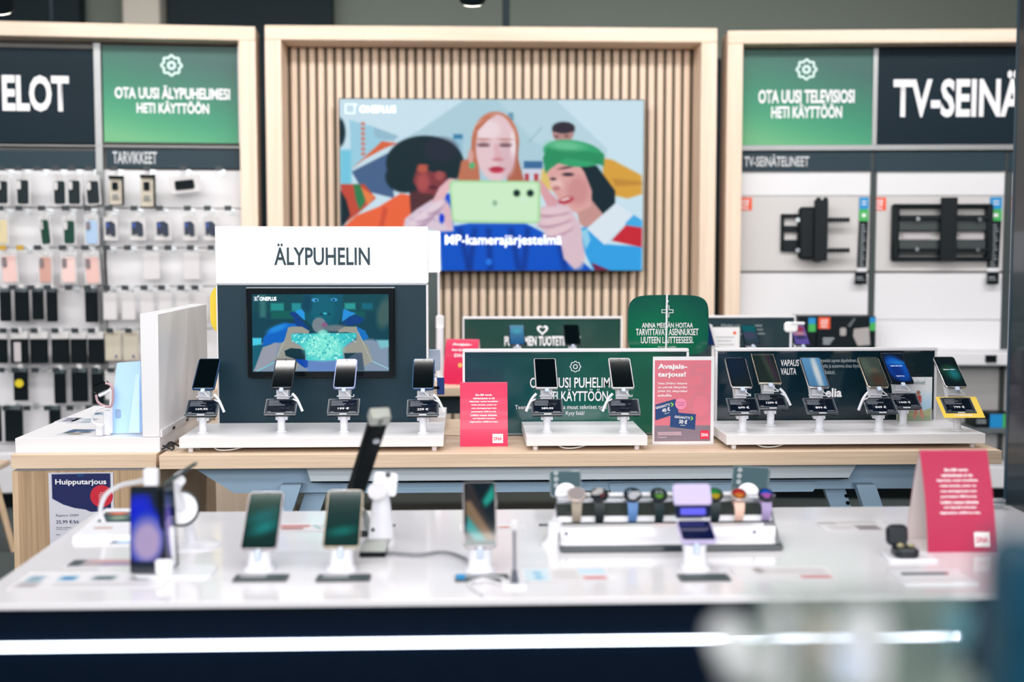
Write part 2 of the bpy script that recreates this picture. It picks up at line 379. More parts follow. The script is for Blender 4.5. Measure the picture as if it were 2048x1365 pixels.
# far figure, yellow coat, far left figure
P.ell(1482, 268, 68, 66, (186, 140, 136), 8); P.ell(1485, 235, 72, 38, (48, 40, 54), 8); P.rect(1412, 236, 1556, 262, (48, 40, 54), 8)
P.ell(1440, 292, 14, 6, (100, 60, 70), 6); P.ell(1505, 290, 14, 6, (100, 60, 70), 6)
P.poly([(1740, 430), (1800, 440), (1990, 540), (1995, 660), (1900, 690), (1815, 670), (1740, 600)], (224, 166, 62), 14)
P.poly([(1800, 560), (1995, 580), (1995, 600), (1820, 610)], (190, 130, 50), 16, .7)
P.ell(58, 270, 36, 88, (12, 38, 48), 12)
P.poly([(60, 600), (210, 600), (285, 690), (180, 780), (70, 865)], (200, 76, 56), 8)
P.poly([(140, 600), (180, 600), (230, 690), (180, 770), (155, 700)], (50, 130, 80), 8); P.poly([(190, 620), (280, 680), (230, 740)], (240, 130, 70), 8)
P.poly([(58, 640), (95, 700), (120, 800), (75, 870), (58, 870)], (12, 36, 46), 10)
# left person
P.poly([(75, 875), (160, 800), (300, 745), (440, 660), (510, 670), (520, 900), (75, 900)], (244, 104, 60), 8)
P.poly([(330, 740), (360, 760), (330, 880), (300, 880)], (205, 72, 50), 14, .7)
P.poly([(495, 560), (650, 560), (690, 660), (600, 780), (505, 800)], (84, 44, 48), 10)
P.ell(598, 465, 248, 176, (14, 38, 46), 10); P.ell(470, 555, 125, 100, (14, 38, 46), 14); P.ell(700, 380, 110, 80, (44, 38, 60), 30, 0, .6)
P.poly([(555, 470), (620, 475), (640, 520), (730, 520), (745, 600), (660, 670), (560, 650), (520, 580)], (132, 56, 62), 12)
P.ell(585, 590, 40, 60, (178, 78, 80), 26); P.ell(690, 545, 28, 30, (168, 80, 80), 16); P.ell(585, 500, 36, 26, (190, 90, 70), 12); P.ell(650, 620, 28, 12, (90, 30, 44), 8)
P.ell(648, 500, 34, 20, (20, 36, 46), 10)
# middle person
P.ell(1048, 330, 152, 196, (206, 126, 96), 8); P.poly([(900, 300), (935, 300), (940, 440), (950, 580), (805, 580), (830, 450), (885, 430)], (196, 118, 88), 10)
P.poly([(1150, 300), (1192, 320), (1195, 440), (1235, 585), (1120, 585)], (182, 104, 78), 10)
P.ell(1052, 365, 128, 214, (236, 204, 210), 10); P.ell(1000, 250, 80, 60, (244, 222, 228), 30); P.ell(1120, 440, 54, 110, (222, 184, 194), 26, 0, .8); P.ell(1160, 340, 16, 80, (250, 232, 236), 14)
P.poly([(900, 330), (920, 230), (1000, 165), (1060, 150), (1000, 190), (935, 260), (920, 340)], (200, 116, 84), 8)
for x in (972, 1112): P.ell(x, 345, 42, 14, (160, 118, 124), 8); P.ell(x, 355, 34, 5, (70, 50, 60), 4); P.ell(x, 312, 46, 7, (196, 140, 128), 8)
P.poly([(1040, 340), (1068, 340), (1090, 430), (1040, 445)], (228, 182, 188), 12); P.ell(1064, 440, 36, 12, (212, 142, 150), 8)
P.ell(1056, 506, 46, 22, (206, 56, 82), 8); P.ell(1056, 500, 46, 3, (130, 24, 50), 3); P.ell(898, 478, 20, 22, (92, 184, 122), 5)
P.ell(890, 420, 18, 44, (222, 168, 160), 8)
# blue jacket
P.poly([(700, 1160), (690, 900), (780, 868), (880, 850), (1240, 850), (1340, 900), (1500, 1000), (1680, 1160)], (0, 84, 205), 10)
for x, d in ((800, 60), (900, -40), (1130, 50), (1240, -30), (1420, 60), (985, 10)): P.poly([(x, 880), (x + 34, 880), (x + d + 40, 1155), (x + d, 1155)], (0, 46, 140), 26, .7)
P.ell(1005, 1100, 20, 22, (30, 120, 235), 6)
P.poly([(700, 660), (760, 660), (780, 900), (690, 880)], (0, 70, 220), 14)
# right person
P.poly([(1560, 430), (1700, 480), (1820, 640), (1820, 730), (1745, 800), (1650, 760), (1590, 540)], (14, 36, 46), 10)
P.poly([(1570, 760), (1660, 690), (1750, 800), (1700, 850), (1630, 885), (1590, 850)], (206, 152, 146), 10)
P.poly([(1378, 520), (1470, 440), (1560, 436), (1620, 520), (1668, 640), (1665, 740), (1570, 785), (1480, 735), (1415, 640)], (228, 170, 166), 10)
P.ell(1580, 640, 70, 90, (206, 138, 138), 40, 0, .7); P.ell(1440, 600, 40, 40, (240, 196, 190), 30)
P.ell(1515, 535, 38, 12, (60, 40, 56), 6); P.ell(1420, 565, 20, 10, (70, 46, 60), 6); P.ell(1500, 492, 48, 7, (70, 44, 56), 6, -10); P.ell(1440, 625, 26, 16, (200, 130, 130), 8)
P.ell(1500, 702, 52, 22, (190, 58, 74), 8, -14); P.ell(1498, 694, 34, 7, (245, 225, 225), 4, -14)
P.ell(1550, 400, 196, 84, (52, 168, 112), 8, 8); P.poly([(1352, 430), (1385, 360), (1745, 400), (1748, 480), (1640, 450), (1500, 430), (1400, 500), (1370, 530)], (40, 148, 96), 8)
P.ell(1500, 350, 110, 30, (120, 208, 160), 30, 4, .8)
P.poly([(1600, 880), (1650, 870), (1750, 985), (1995, 1000), (1995, 1160), (1680, 1160), (1610, 1010)], (52, 166, 236), 8)
P.poly([(1830, 720), (1995, 830), (1995, 880), (1890, 865)], (70, 176, 236), 8)
P.poly([(1795, 962), (1890, 862), (1995, 878), (1995, 1006)], (206, 36, 52), 6)
P.poly([(1636, 884), (1826, 716), (1942, 792), (1750, 988)], (226, 238, 248), 6); P.poly([(1600, 900), (1640, 885), (1660, 960), (1630, 1020)], (150, 214, 240), 8)
P.poly([(1668, 1104), (1800, 1160), (1690, 1160)], (120, 30, 70), 6)
# hands
HS = (226, 206, 222); HD = (176, 140, 170)
P.poly([(458, 880), (470, 820), (545, 760), (640, 700), (715, 690), (770, 830), (780, 900), (700, 905), (640, 890)], HS, 10)
P.poly([(638, 720), (690, 620), (752, 562), (798, 566), (740, 650), (720, 700)], (232, 186, 196), 8)
for i, (x, y) in enumerate(((560, 800), (620, 760), (690, 740))): P.line(x - 40, y + 60, x + 60, y + 40, 10, (186, 158, 186), 14, 0, ) if False else P.ell(x, y + 50, 50, 8, (190, 160, 188), 14, 28, .8)
for x, y, rx, ry, a in ((560, 838, 78, 26, -24), (610, 790, 84, 27, -30), (668, 742, 70, 25, -34)): P.ell(x + 6, y + 12, rx, ry, HD, 10, a, .8); P.ell(x, y, rx, ry - 3, (236, 216, 228), 12, a)
P.ell(742, 800, 28, 90, (228, 190, 202), 12, -6); P.ell(704, 820, 17, 32, (0, 60, 220), 8)
P.ell(722, 632, 24, 76, (238, 190, 196), 10, 38)
P.poly([(1308, 850), (1340, 745), (1420, 722), (1520, 735), (1600, 870), (1622, 1070), (1565, 1148), (1490, 1080), (1465, 960), (1380, 920)], (226, 196, 208), 10)
P.poly([(1308, 580), (1345, 580), (1400, 650), (1450, 700), (1440, 740), (1380, 740)], (222, 164, 174), 8)
for x, y, rx, ry, a in ((1420, 772, 104, 26, -4), (1432, 832, 108, 28, -12), (1456, 894, 104, 28, -20)): P.ell(x - 4, y + 14, rx, ry, (186, 140, 160), 10, a, .8); P.ell(x, y, rx, ry - 3, (234, 204, 212), 12, a)
P.ell(1366, 650, 24, 84, (226, 166, 174), 10, -30); P.ell(1560, 1040, 60, 110, (226, 196, 208), 24, -12)
# mint phone
P.poly([(770, 574), (1320, 578), (1338, 600), (1336, 836), (1310, 852), (790, 846), (768, 826), (752, 600)], (178, 226, 170), 8)
P.poly([(782, 588), (1310, 590), (1322, 606), (1320, 830), (1300, 838), (800, 832), (780, 818), (766, 606)], (212, 246, 206), 8)
P.ell(1185, 656, 27, 27, (150, 200, 150), 8); P.ell(1272, 656, 27, 27, (150, 200, 150), 8)
P.ell(1185, 656, 21, 21, (10, 34, 40), 5); P.ell(1272, 656, 21, 21, (10, 34, 40), 5); P.ell(1045, 720, 16, 18, (150, 190, 160), 8); P.ell(1225, 695, 12, 8, (225, 245, 250), 6)
P.build('display', -hw, hw, 0, hh, FR(0, -.0015, 0), mprint('screen_emission', .5, emis=.98, spec=.05), tv)
TVT = M('screen_text_glow', (232, 240, 255), emis=.95)
sx = 2 * hw / (2000 - 58); sy = hh / (1155 - 58)
def tvx(x): return -hw + (x - 58) * sx
def tvy(y): return hh - (y - 58) * sy
lettering('MP-kamerajärjestelmä', tvx(725), tvx(1475), tvy(1008), tvy(925), FR(0, -.004, 0), TVT, tv, .012)
lettering('ONEPLUS', tvx(185), tvx(415), tvy(145), tvy(100), FR(0, -.004, 0), TVT, tv, .03)
mb = MB(); outline(mb, [(tvx(95), tvy(90)), (tvx(155), tvy(90)), (tvx(155), tvy(150)), (tvx(95), tvy(150))], -.006, FR(0, -.004, 0)); mb.box(tvx(150), tvx(170), -.004, -.0035, tvy(96), tvy(92)); mb.build('emblem', TVT, tv)

# ================================================================= left accessory bay
PL = Plane(-1.295, 8.0, 4.9)
r = PL.root('accessory_wall_bay', 'oak framed wall bay with green header panel and white backing full of hanging phone accessories', 'wall shelving')
u1, w1 = PL(515, 63); u0 = PL(-420, 60)[0]; th = PL(400, 62)[1] - PL(400, 90)[1]; fw = u1 - PL(485, 300)[0]
MB().box(u0, u1, -.18, .12, w1 - th, w1, .004).build('top_beam', OAKP, r)
MB().box(u1 - fw, u1, -.18, .12, 0, w1 - th, .004).build('side_post', OAKPZ, r)
pw0 = PL(0, 885, .02)[1]
WPAN = M('white_backing_board', (222, 222, 226), .45)
def up(pl, px, o): return pl(px, 500, o)[0]
wh = PL(100, 292)[1]
edges = [u0, up(PL, 207, 0), u1 - fw]
ys = [338, 416, 496, 574, 660, 737, 812, 888]
for a, b in zip(edges[:-1], edges[1:]):
    for y0, y1 in zip(ys[:-1], ys[1:]):
        MB().box(a + .004, b - .004, .0, .02, PL(150, y1)[1] + .003, PL(150, y0)[1] - .003, .002).build('backing_board', WPAN, r)
MB().box(u0, u1 - fw, .02, .06, 0, w1 - th).build('backing_frame', M('warm_grey_board', (150, 148, 146), .7), r)
hp = PL.rect(-400, 86, 203, 288, .03); MB().box(hp[0], hp[1], -.03, .0, hp[2], hp[3], .002).build('header_panel', DARKT, r)
def child(root, nm): return [c for c in root.children if c.name.split('.')[0] == nm][-1]
q = child(r, 'header_panel')
for s, x0_, x1_ in (('ELOT', 3, 139), ):
    e = PL.rect(x0_, 149, x1_, 224, .035); lettering(s, e[0], e[1], e[2], e[3], FR(0, -.033, 0), TXW, q, .035)
g = PL.rect(204, 90, 481, 287, .03); gp = green_pic().build('header_panel', g[0], g[1], g[2], g[3], FR(0, -.031, 0), PRN, r)
gp['label'] = 'green header panel with gear emblem'
MB().box(g[0], g[1], -.0305, 0, g[2], g[3]).build('panel_core', WHM, gp)
GI = M('pale_green_ink', (200, 226, 222), .5)
gear_mesh(MB(), *PL(343, 131, .032), .068, .017, FR(0, -.033, 0)).build('gear_emblem', GI, gp)
for s, a, b, y0, y1 in (('OTA UUSI ÄLYPUHELIMESI', 229, 460, 169, 200), ('HETI KÄYTTÖÖN', 273, 418, 201, 228)):
    e = PL.rect(a, y0, b, y1, .035); lettering(s, e[0], e[1], e[2], e[3], FR(0, -.033, 0), TXW, gp, .03)
e = PL.rect(-400, 296, 206, 338, .02); MB().box(e[0], e[1], -.02, 0, e[2], e[3]).build('category_strip', M('slate_strip', (24, 50, 62), .5, spec=.3), r)
e = PL.rect(212, 296, 484, 338, .02); o = MB().box(e[0], e[1], -.02, 0, e[2], e[3]).build('category_strip', MATS['slate_strip'], r)
e = PL.rect(225, 303, 314, 328, .025); lettering('TARVIKKEET', e[0], e[1], e[2], e[3], FR(0, -.022, 0), M('white_grey_ink', (205, 208, 212)), o, .015)
RAIL = M('dull_rail_metal', (140, 142, 144), .35, metal=.5)
for x in (203, 483): e = PL.rect(x, 88, x + 5, 885, .0); MB().box(e[0], e[1], -.045, 0, PL(x, 888)[1] if x == 203 else g[2], e[3]).build('rail', RAIL, r)
e = PL.rect(-400, 287, 484, 295, .03); MB().box(e[0], e[1] , -.045, 0, e[2], e[3], .002).build('rail', RAIL, r)
e = PL.rect(-400, 884, 300, 975, .3); zb = e[2]
MB().box(u0, u1 - fw, -.42, .02, zb, PL(100, 884, 0)[1], .01).build('base_shelf', WHM, r)
MB().box(u0, u1 - fw, -.36, .02, 0, zb).build('plinth', BLK, r)

HOOKM = M('hook_metal', (190, 195, 198), .3, metal=.7); FLAGB = M('dark_price_flag', (14, 34, 42), .4); FLAGY = M('mustard_price_flag', (190, 150, 40), .5)
def hook(px, py, label, row, flag=FLAGB):
    u, w = PL(px, py, .22); t = PL.root('display_hook', label, 'hook', u, 0, w - .02, group=f'price flagged hooks in row {row}')
    MB().cyl((0, 0, 0), (0, -.2, .01), .003, n=6).cyl((0, -.2, .01), (0, -.205, .03), .003, n=6).build('prong', HOOKM, t)
    MB().box(-.018, .018, -.003, .003, -.02, .02).build('bracket', HOOKM, t)
    MB().box(-.021, .021, -.224, -.22, .0, .03, .001).build('price_flag', flag, t)
rows = [(335, [2, 36, 75, 111, 143, 178, 228, 293, 366, 437]), (415, [0, 38, 83, 131, 174, 218, 268, 319, 375, 415, 456]),
        (494, [5, 40, 75, 125, 170, 213, 255, 299, 336, 381, 422]), (574, [25, 62, 95, 137, 175, 213, 250, 288, 323, 362, 390]),
        (660, [6, 30, 68, 110, 150, 183, 220, 257]), (739, [2, 30, 70, 112, 150, 190, 222]), (815, [12, 54, 95, 140, 178])]
RN = ['top', 'second', 'third', 'fourth', 'fifth', 'sixth', 'lowest']
for ri, (y, xs) in enumerate(rows):
    for k, x in enumerate(xs):
        fl = FLAGY if (ri == 2 and k < 2) else FLAGB
        hook(x, y, f"{ORD[k]} hook from the left in the {RN[ri]} row with a {'mustard' if fl is FLAGY else 'black'} price flag", ri + 1, fl)
# hanging products, by the place of the body in the picture
CARD = M('clear_card_pack', (226, 226, 228), .35, alpha=.55); CARDW = M('white_pack_card', (212, 210, 212), .5); CARDG = M('beige_pack_card', (196, 188, 172), .55)
def case(px0, py0, px1, py1, rgb, label, grp, tilt=0, cards=True, dark_cam=False):
    u0, u1, w0, w1 = PL.rect(px0, py0, px1, py1, .16); w, h = u1 - u0, w1 - w0
    t = PL.root('phone_case', label, 'phone case', (u0 + u1) / 2, -.16, w0, group=grp)
    t.rotation_euler = (0, math.radians(tilt), PL.a)
    nm = 'case_shell_%d_%d_%d' % rgb
    MB().slab(w + .02, h + .045, .004, .006, .0005, FR(0, .008, -.008)).build('pack_card', CARD, t)
    MB().slab(w, h, .012, .011, .002, FR(0, .002, 0)).build('case_shell', M(nm, rgb, .5, spec=.25), t)
    MB().slab(w * .34, h * .36, .002, .01, .0005, FR(-w * .27, -.0105, h * .6)).build('camera_cutout', M('pale_cutout', (200, 200, 200)) if not dark_cam else M('dim_cutout', (120, 110, 115)), t)
    MB().slab(w * .5, .03, .002, .004, .0004, FR(0, .004, h + .012)).build('hang_tab', CARDW, t)
    return t
DK = (4, 26, 34)
g1 = 'phone cases in the top row'
case(-6, 362, 15, 407, DK, 'dark phone case cut by the left edge in the top row', g1)
case(33, 360, 57, 408, DK, 'dark phone case with pale camera opening, second in the top row', g1)
case(107, 362, 130, 408, DK, 'dark phone case left of a touching pair in the top row', g1)
case(136, 361, 160, 408, DK, 'dark phone case right of a touching pair in the top row', g1)
case(174, 362, 199, 407, DK, 'tilted dark phone case last before the upright rail in the top row', g1, -3)
g2 = 'phone cases in the second row'
case(-8, 440, 14, 487, (214, 200, 160), 'cream phone case cut by the left edge in the second row', g2)
case(83, 440, 101, 488, (0, 58, 44), 'slim tilted dark green phone case in the second row', g2, -5)
case(127, 442, 149, 487, (0, 60, 48), 'upright dark green phone case beside the pale blue one', g2)
case(171, 441, 195, 488, (165, 192, 222), 'pale blue phone case in the second row', g2, dark_cam=True)
g3 = 'pink phone cases in the third row'
case(5, 512, 34, 565, (232, 196, 192), 'pale pink phone case, leftmost in the third row', g3, -3, dark_cam=True)
case(78, 515, 102, 565, (204, 158, 146), 'dusty brown-pink phone case, second in the third row', g3, dark_cam=True)
case(123, 515, 150, 565, (234, 202, 198), 'pale pink phone case, third in the third row', g3, dark_cam=True)
case(172, 515, 199, 567, (226, 186, 180), 'rose pink phone case, last before the upright rail', g3, -3, dark_cam=True)
g4 = 'black wallet cases in the fourth row'
PCH = M('black_pouch', (0, 14, 20), .6, spec=.15); PLAST = M('clear_bag_film', (120, 135, 140), .2, alpha=.5)
def pouch(px0, py0, px1, py1, label, grp, head=CARDW, headh=.0, body=None, spot=None):
    u0, u1, w0, w1 = PL.rect(px0, py0, px1, py1, .15); w, h = u1 - u0, w1 - w0
    t = PL.root('wallet_case' if head is not None and headh == 0 else 'boxed_accessory', label, 'phone accessory', (u0 + u1) / 2, -.15, w0, group=grp)
    hb = h - headh
    MB().slab(w, hb, .022, .008, .004, FR(0, .0, 0)).build('body', body or PCH, t)
    if headh: MB().slab(w, headh, .014, .004, .002, FR(0, -.002, hb)).build('header_card', head, t)
    else: MB().slab(w * .9, h * .13, .018, .006, .003, FR(0, -.004, h * .88)).build('bag_top', PLAST, t)
    MB().slab(.03, .03, .002, .006, .0004, FR(0, .004, h - .004)).build('hang_tab', CARDW, t)
    if spot == 'yellow': MB().lathe([(0, 0), (.026, 0), (.026, .002), (0, .002)], FR(-w * .02, -.023, h * .55)).build('round_sticker', M('yellow_sticker', (215, 195, 20)), t)
    if spot == 'phone':
        MB().slab(w * .4, hb * .8, .002, .004, .0004, FR(-w * .05, -.024, hb * .08)).build('printed_phone', M('pale_grey_print', (190, 184, 188)), t)
    if spot == 'dot': MB().slab(.012, .018, .002, .002, .0004, FR(w * .22, -.023, hb * .12)).build('printed_mark', M('indigo_print', (60, 70, 130)), t)
    return t
for k, (a, b, c) in enumerate(((-2, 22, 643), (28, 58, 643), (63, 87, 640), (92, 115, 644), (169, 196, 645))):
    pouch(a, 577, b, c, f"black wallet phone case, {['leftmost', 'second', 'third', 'fourth', 'last and standing apart'][k]} in the fourth row", g4)
g5 = 'black packs with white header cards in the fifth row'
for k, (a, b) in enumerate(((-14, 15), (20, 57), (59, 96), (102, 139), (140, 174), (175, 208))):
    pouch(a, 664, b, 727, f"black accessory pack with white header card, {ORD[k]} in the fifth row", g5, CARDW, .045, None, 'phone' if k == 1 else None)
for k, (a, b) in enumerate(((209, 243), (245, 277))):
    pouch(a, 663, b, 722, f"{['left', 'right'][k]} one of two beige accessory boxes beside the white partition", 'beige boxes in the fifth row', CARDG, .022, CARDG, 'dot')
g6 = 'black packs in the sixth row'
for k, (a, b, y0, y1, sp) in enumerate(((26, 56, 737, 802, 'yellow'), (107, 132, 740, 808, None), (142, 176, 738, 804, None), (182, 207, 740, 810, None))):
    pouch(a, y0, b, y1, ['black phone pouch with round yellow sticker', 'narrow black phone pouch in the sixth row', 'wide black phone pouch in the sixth row', 'black phone pouch beside the beige pack in the sixth row'][k], g6, CARDW, 0, None, sp)
pouch(209, 742, 236, 800, 'white accessory pack with a dark square behind the smartwatch', 'black packs in the sixth row', CARDW, .02, CARDW, None)
for k, (a, b, y1) in enumerate(((-12, 3, 885), (8, 46, 884), (97, 122, 884))):
    pouch(a, 812, b, y1, ['black pouch cut by the left edge in the lowest row', 'wide black pouch hanging low at the left', 'black pouch half hidden by the white counter top'][k], 'black pouches in the lowest row')
# packs right of the rail
def smallpack(px0, py0, px1, py1, label, grp, kind):
    u0, u1, w0, w1 = PL.rect(px0, py0, px1, py1, .15); w, h = u1 - u0, w1 - w0
    t = PL.root('cable_pack' if kind != 'white' else 'white_pack', label, 'phone accessory', (u0 + u1) / 2, -.15, w0, group=grp)
    MB().slab(w, h, .014, .004, .002, FR(0, 0, 0)).build('pack_card', CARDG if kind == 'beige' else CARDW, t)
    MB().slab(.03, .03, .002, .006, .0004, FR(0, .004, h - .004)).build('hang_tab', CARDW, t)
    if kind == 'beige':
        MB().slab(w * .42, h * .26, .003, .003, .0005, FR(-w * .06, -.015, h * .52)).build('printed_square', PCH, t)
        MB().slab(w * .42, h * .16, .002, .002, .0005, FR(-w * .06, -.015, h * .2)).build('printed_label', M('mid_grey_print', (130, 130, 128)), t)
        MB().box(w / 2 - .004, w / 2 + .006, -.02, 0, 0, h).box(-w / 2, w / 2, -.02, 0, -.006, 0).box(-w / 2, w / 2, -.022, 0, h - .016, h).build('black_edge', PCH, t)
    if kind == 'blue':
        MB().prism([(-w * .32, h * .22), (0, h * .3), (w * .12, h * .16), (w * .36, h * .2), (w * .34, h * .7), (w * .1, h * .82), (-w * .34, h * .78)], 0, .002, FR(0, -.015, 0)).build('printed_picture', M('dark_blue_print', (8, 30, 58)), t)
        MB().slab(w * .2, h * .2, .001, .002, .0003, FR(-w * .2, -.0175, h * .55)).build('printed_window', M('blue_print', (30, 70, 150)), t)
    return t
smallpack(218, 352, 247, 410, 'beige cable pack with black square, left one under the accessory title', 'beige cable packs', 'beige')
smallpack(281, 350, 310, 414, 'beige cable pack with black square, right one under the accessory title', 'beige cable packs', 'beige')
t = smallpack(340, 352, 402, 386, 'tilted clear pack holding a black car holder in the top row', 'car holder', 'white'); t.rotation_euler[1] = math.radians(-6)
MB().slab(.115, .055, .02, .01, .003, FR(0, -.016, .022)).build('black_holder', PCH, t)
for k, (a, b) in enumerate(((207, 236), (258, 292), (308, 343), (364, 394), (406, 436))):
    smallpack(a, 434, b, 481, f"white pack printed with dark blue shape, {ORD[k]} in the second row", 'white packs with blue print', 'blue')
for k, (a, b) in enumerate(((285, 320), (366, 400))): smallpack(a, 506, b, 559, f"plain white pack, {['left', 'right'][k]} one in the third row", 'plain white packs third row', 'white')
for k, a in enumerate((206, 243, 280, 316, 352, 388)): smallpack(a, 586, a + 28, 640, f"plain white cable pack, {ORD[k]} in the fourth row", 'plain white packs fourth row', 'white')
u, w = PL(214, 575, .17); t = PL.root('hanging_strap', 'thin dark strap hanging on the upright rail beside the pink cases', 'strap', u, -.17, w)
MB().tube([(0, 0, 0), (-.004, 0, .12), (-.008, 0, .25)], .006).build('strap_band', PCH, t); MB().slab(.03, .03, .02, .005, .003, FR(-.006, .0, -.02)).build('strap_clip', PCH, t)

# ================================================================= right TV mount bay
PR = Plane(1.644, 8.0, -4.3)
r = PR.root('mount_wall_bay', 'oak framed wall bay with green header and white boards carrying television mounts', 'wall shelving')
u0, w1 = PR(1448, 71); u1 = PR(2420, 70)[0]; th = PR(1500, 70)[1] - PR(1500, 96)[1]; fw = PR(1476, 300)[0] - u0
MB().box(u0, u1, -.18, .12, w1 - th, w1, .004).build('top_beam', OAKP, r)
MB().box(u0, u0 + fw, -.18, .12, 0, w1 - th, .004).build('side_post', OAKPZ, r)
g = PR.rect(1480, 99, 1747, 291, .03); gp = green_pic().build('header_panel', g[0], g[1], g[2], g[3], FR(0, -.031, 0), PRN, r)
gp['label'] = 'green header panel with gear emblem'
MB().box(g[0], g[1], -.0305, 0, g[2], g[3]).build('panel_core', WHM, gp)
gear_mesh(MB(), *PR(1613, 139, .032), .068, .017, FR(0, -.033, 0)).build('gear_emblem', GI, gp)
for s, a, b, y0, y1 in (('OTA UUSI TELEVISIOSI', 1517, 1709, 180, 206), ('HETI KÄYTTÖÖN', 1543, 1684, 208, 236)):
    e = PR.rect(a, y0, b, y1, .035); lettering(s, e[0], e[1], e[2], e[3], FR(0, -.033, 0), TXW, gp, .03)
e = PR.rect(1753, 97, 2400, 291, .03); q = MB().box(e[0], e[1], -.03, .0, e[2], e[3], .002).build('header_panel', DARKT, r)
e = PR.rect(1788, 142, 2047, 234, .035); lettering('TV-SEINÄ', e[0], e[1], e[2], e[3], FR(0, -.033, 0), TXW, q, .03)
for a, b in ((1479, 1742), (1749, 2010), (2018, 2300)):
    e = PR.rect(a, 303, b, 342, .02); q = MB().box(e[0], e[1], -.02, 0, e[2], e[3]).build('category_strip', MATS['slate_strip'], r)
    if a == 1479: e = PR.rect(1489, 309, 1618, 333, .025); lettering('TV-SEINÄTELINEET', e[0], e[1], e[2], e[3], FR(0, -.022, 0), MATS['white_grey_ink'], q, .015)
e = PR.rect(1478, 291, 2400, 299, .03); MB().box(e[0], e[1], -.045, 0, e[2], e[3], .002).build('rail', RAIL, r)
for x in (1747, ): e = PR.rect(x, 97, x + 5, 290, .03); MB().box(e[0], e[1], -.04, 0, e[2], e[3]).build('rail', RAIL, r)
for x in (1742, 2011): e = PR.rect(x, 297, x + 4, 700, .0); MB().box(e[0], e[1], -.01, 0.02, e[2], e[3]).build('rail', M('dark_slot_rail', (50, 60, 62), .5), r)
BRD = M('white_backing_board_2', (226, 226, 230), .45); BRG = M('light_grey_board', (204, 202, 202), .45)
bx = [u0 + fw, PR(1742, 400)[0], PR(1747, 400)[0], PR(2011, 400)[0], PR(2016, 400)[0], u1]
for a, b in ((bx[0], bx[1]), (bx[2], bx[3]), (bx[4], bx[5])):
    for y0, y1, m in ((342, 392, BRD), (392, 543, BRG), (547, 640, BRD), (640, 704, BRD), (730, 860, BRG), (865, 930, BRG)):
        MB().box(a, b, 0, .02, PR(1700, y1)[1] + .002, PR(1700, y0)[1] - .001, .002).build('backing_board', m, r)
MB().box(u0 + fw, u1, .02, .06, 0, w1 - th).build('backing_frame', MATS['warm_grey_board'], r)
zs = PR(1900, 706, .3)[1]; zs0 = PR(1900, 732, .3)[1]
MB().box(u0 + fw, u1, -.30, 0, zs0, zs, .008).build('shelf', WHM, r)
z2 = PR(1990, 858, .3)[1]; MB().box(u0 + fw, u1, -.3, 0, z2 - .03, z2, .004).build('shelf', M('grey_shelf', (90, 100, 104), .5), r)
for px in (2001,): e = PR(px, 800)[0]; MB().box(e - .012, e + .012, -.03, 0, .2, zs0).build('upright_rail', M('dark_slot_rail', (50, 60, 62)), r)
zb = PR(2000, 932, .35)[1]; MB().box(u0 + fw, u1, -.38, .0, PR(2000, 978, .38)[1], zb, .008).build('base_shelf', WHM, r)
MB().box(u0 + fw, u1, -.34, 0, 0, PR(2000, 978, .38)[1]).build('plinth', BLK, r)
ORG = M('orange_label', (238, 84, 36), .5); SKY = M('sky_blue_label', (0, 140, 205), .5); GRN = M('green_label', (60, 175, 85), .5); BKL = M('black_label', (2, 18, 26), .5, spec=.2)
def mount_label(px0, px1, k, words):
    # orange maker label, spec strip
    e = PR.rect(px0, 395, px0 + 29, 421, .03); t = PR.root('orange_label', words[0], 'label', (e[0] + e[1]) / 2, -.004, e[2])
    w = e[1] - e[0]; h = e[3] - e[2]; MB().slab(w, h, .003, .003, .0005, FR(0, 0, 0)).build('plate', ORG, t)
    for i, s in enumerate(('ONE', 'FOR', 'ALL')): lettering(s, -w * .3, w * .3, h * (.62 - .26 * i), h * (.84 - .26 * i), FR(0, -.0035, 0), TXW, t, .03)
mount_label(1476, 0, 0, ['orange square label beside the small television mount'])
mount_label(1745, 0, 1, ['orange square label beside the wide television mount'])
mount_label(2017, 0, 2, ['orange square label cut by the dark pillar'])
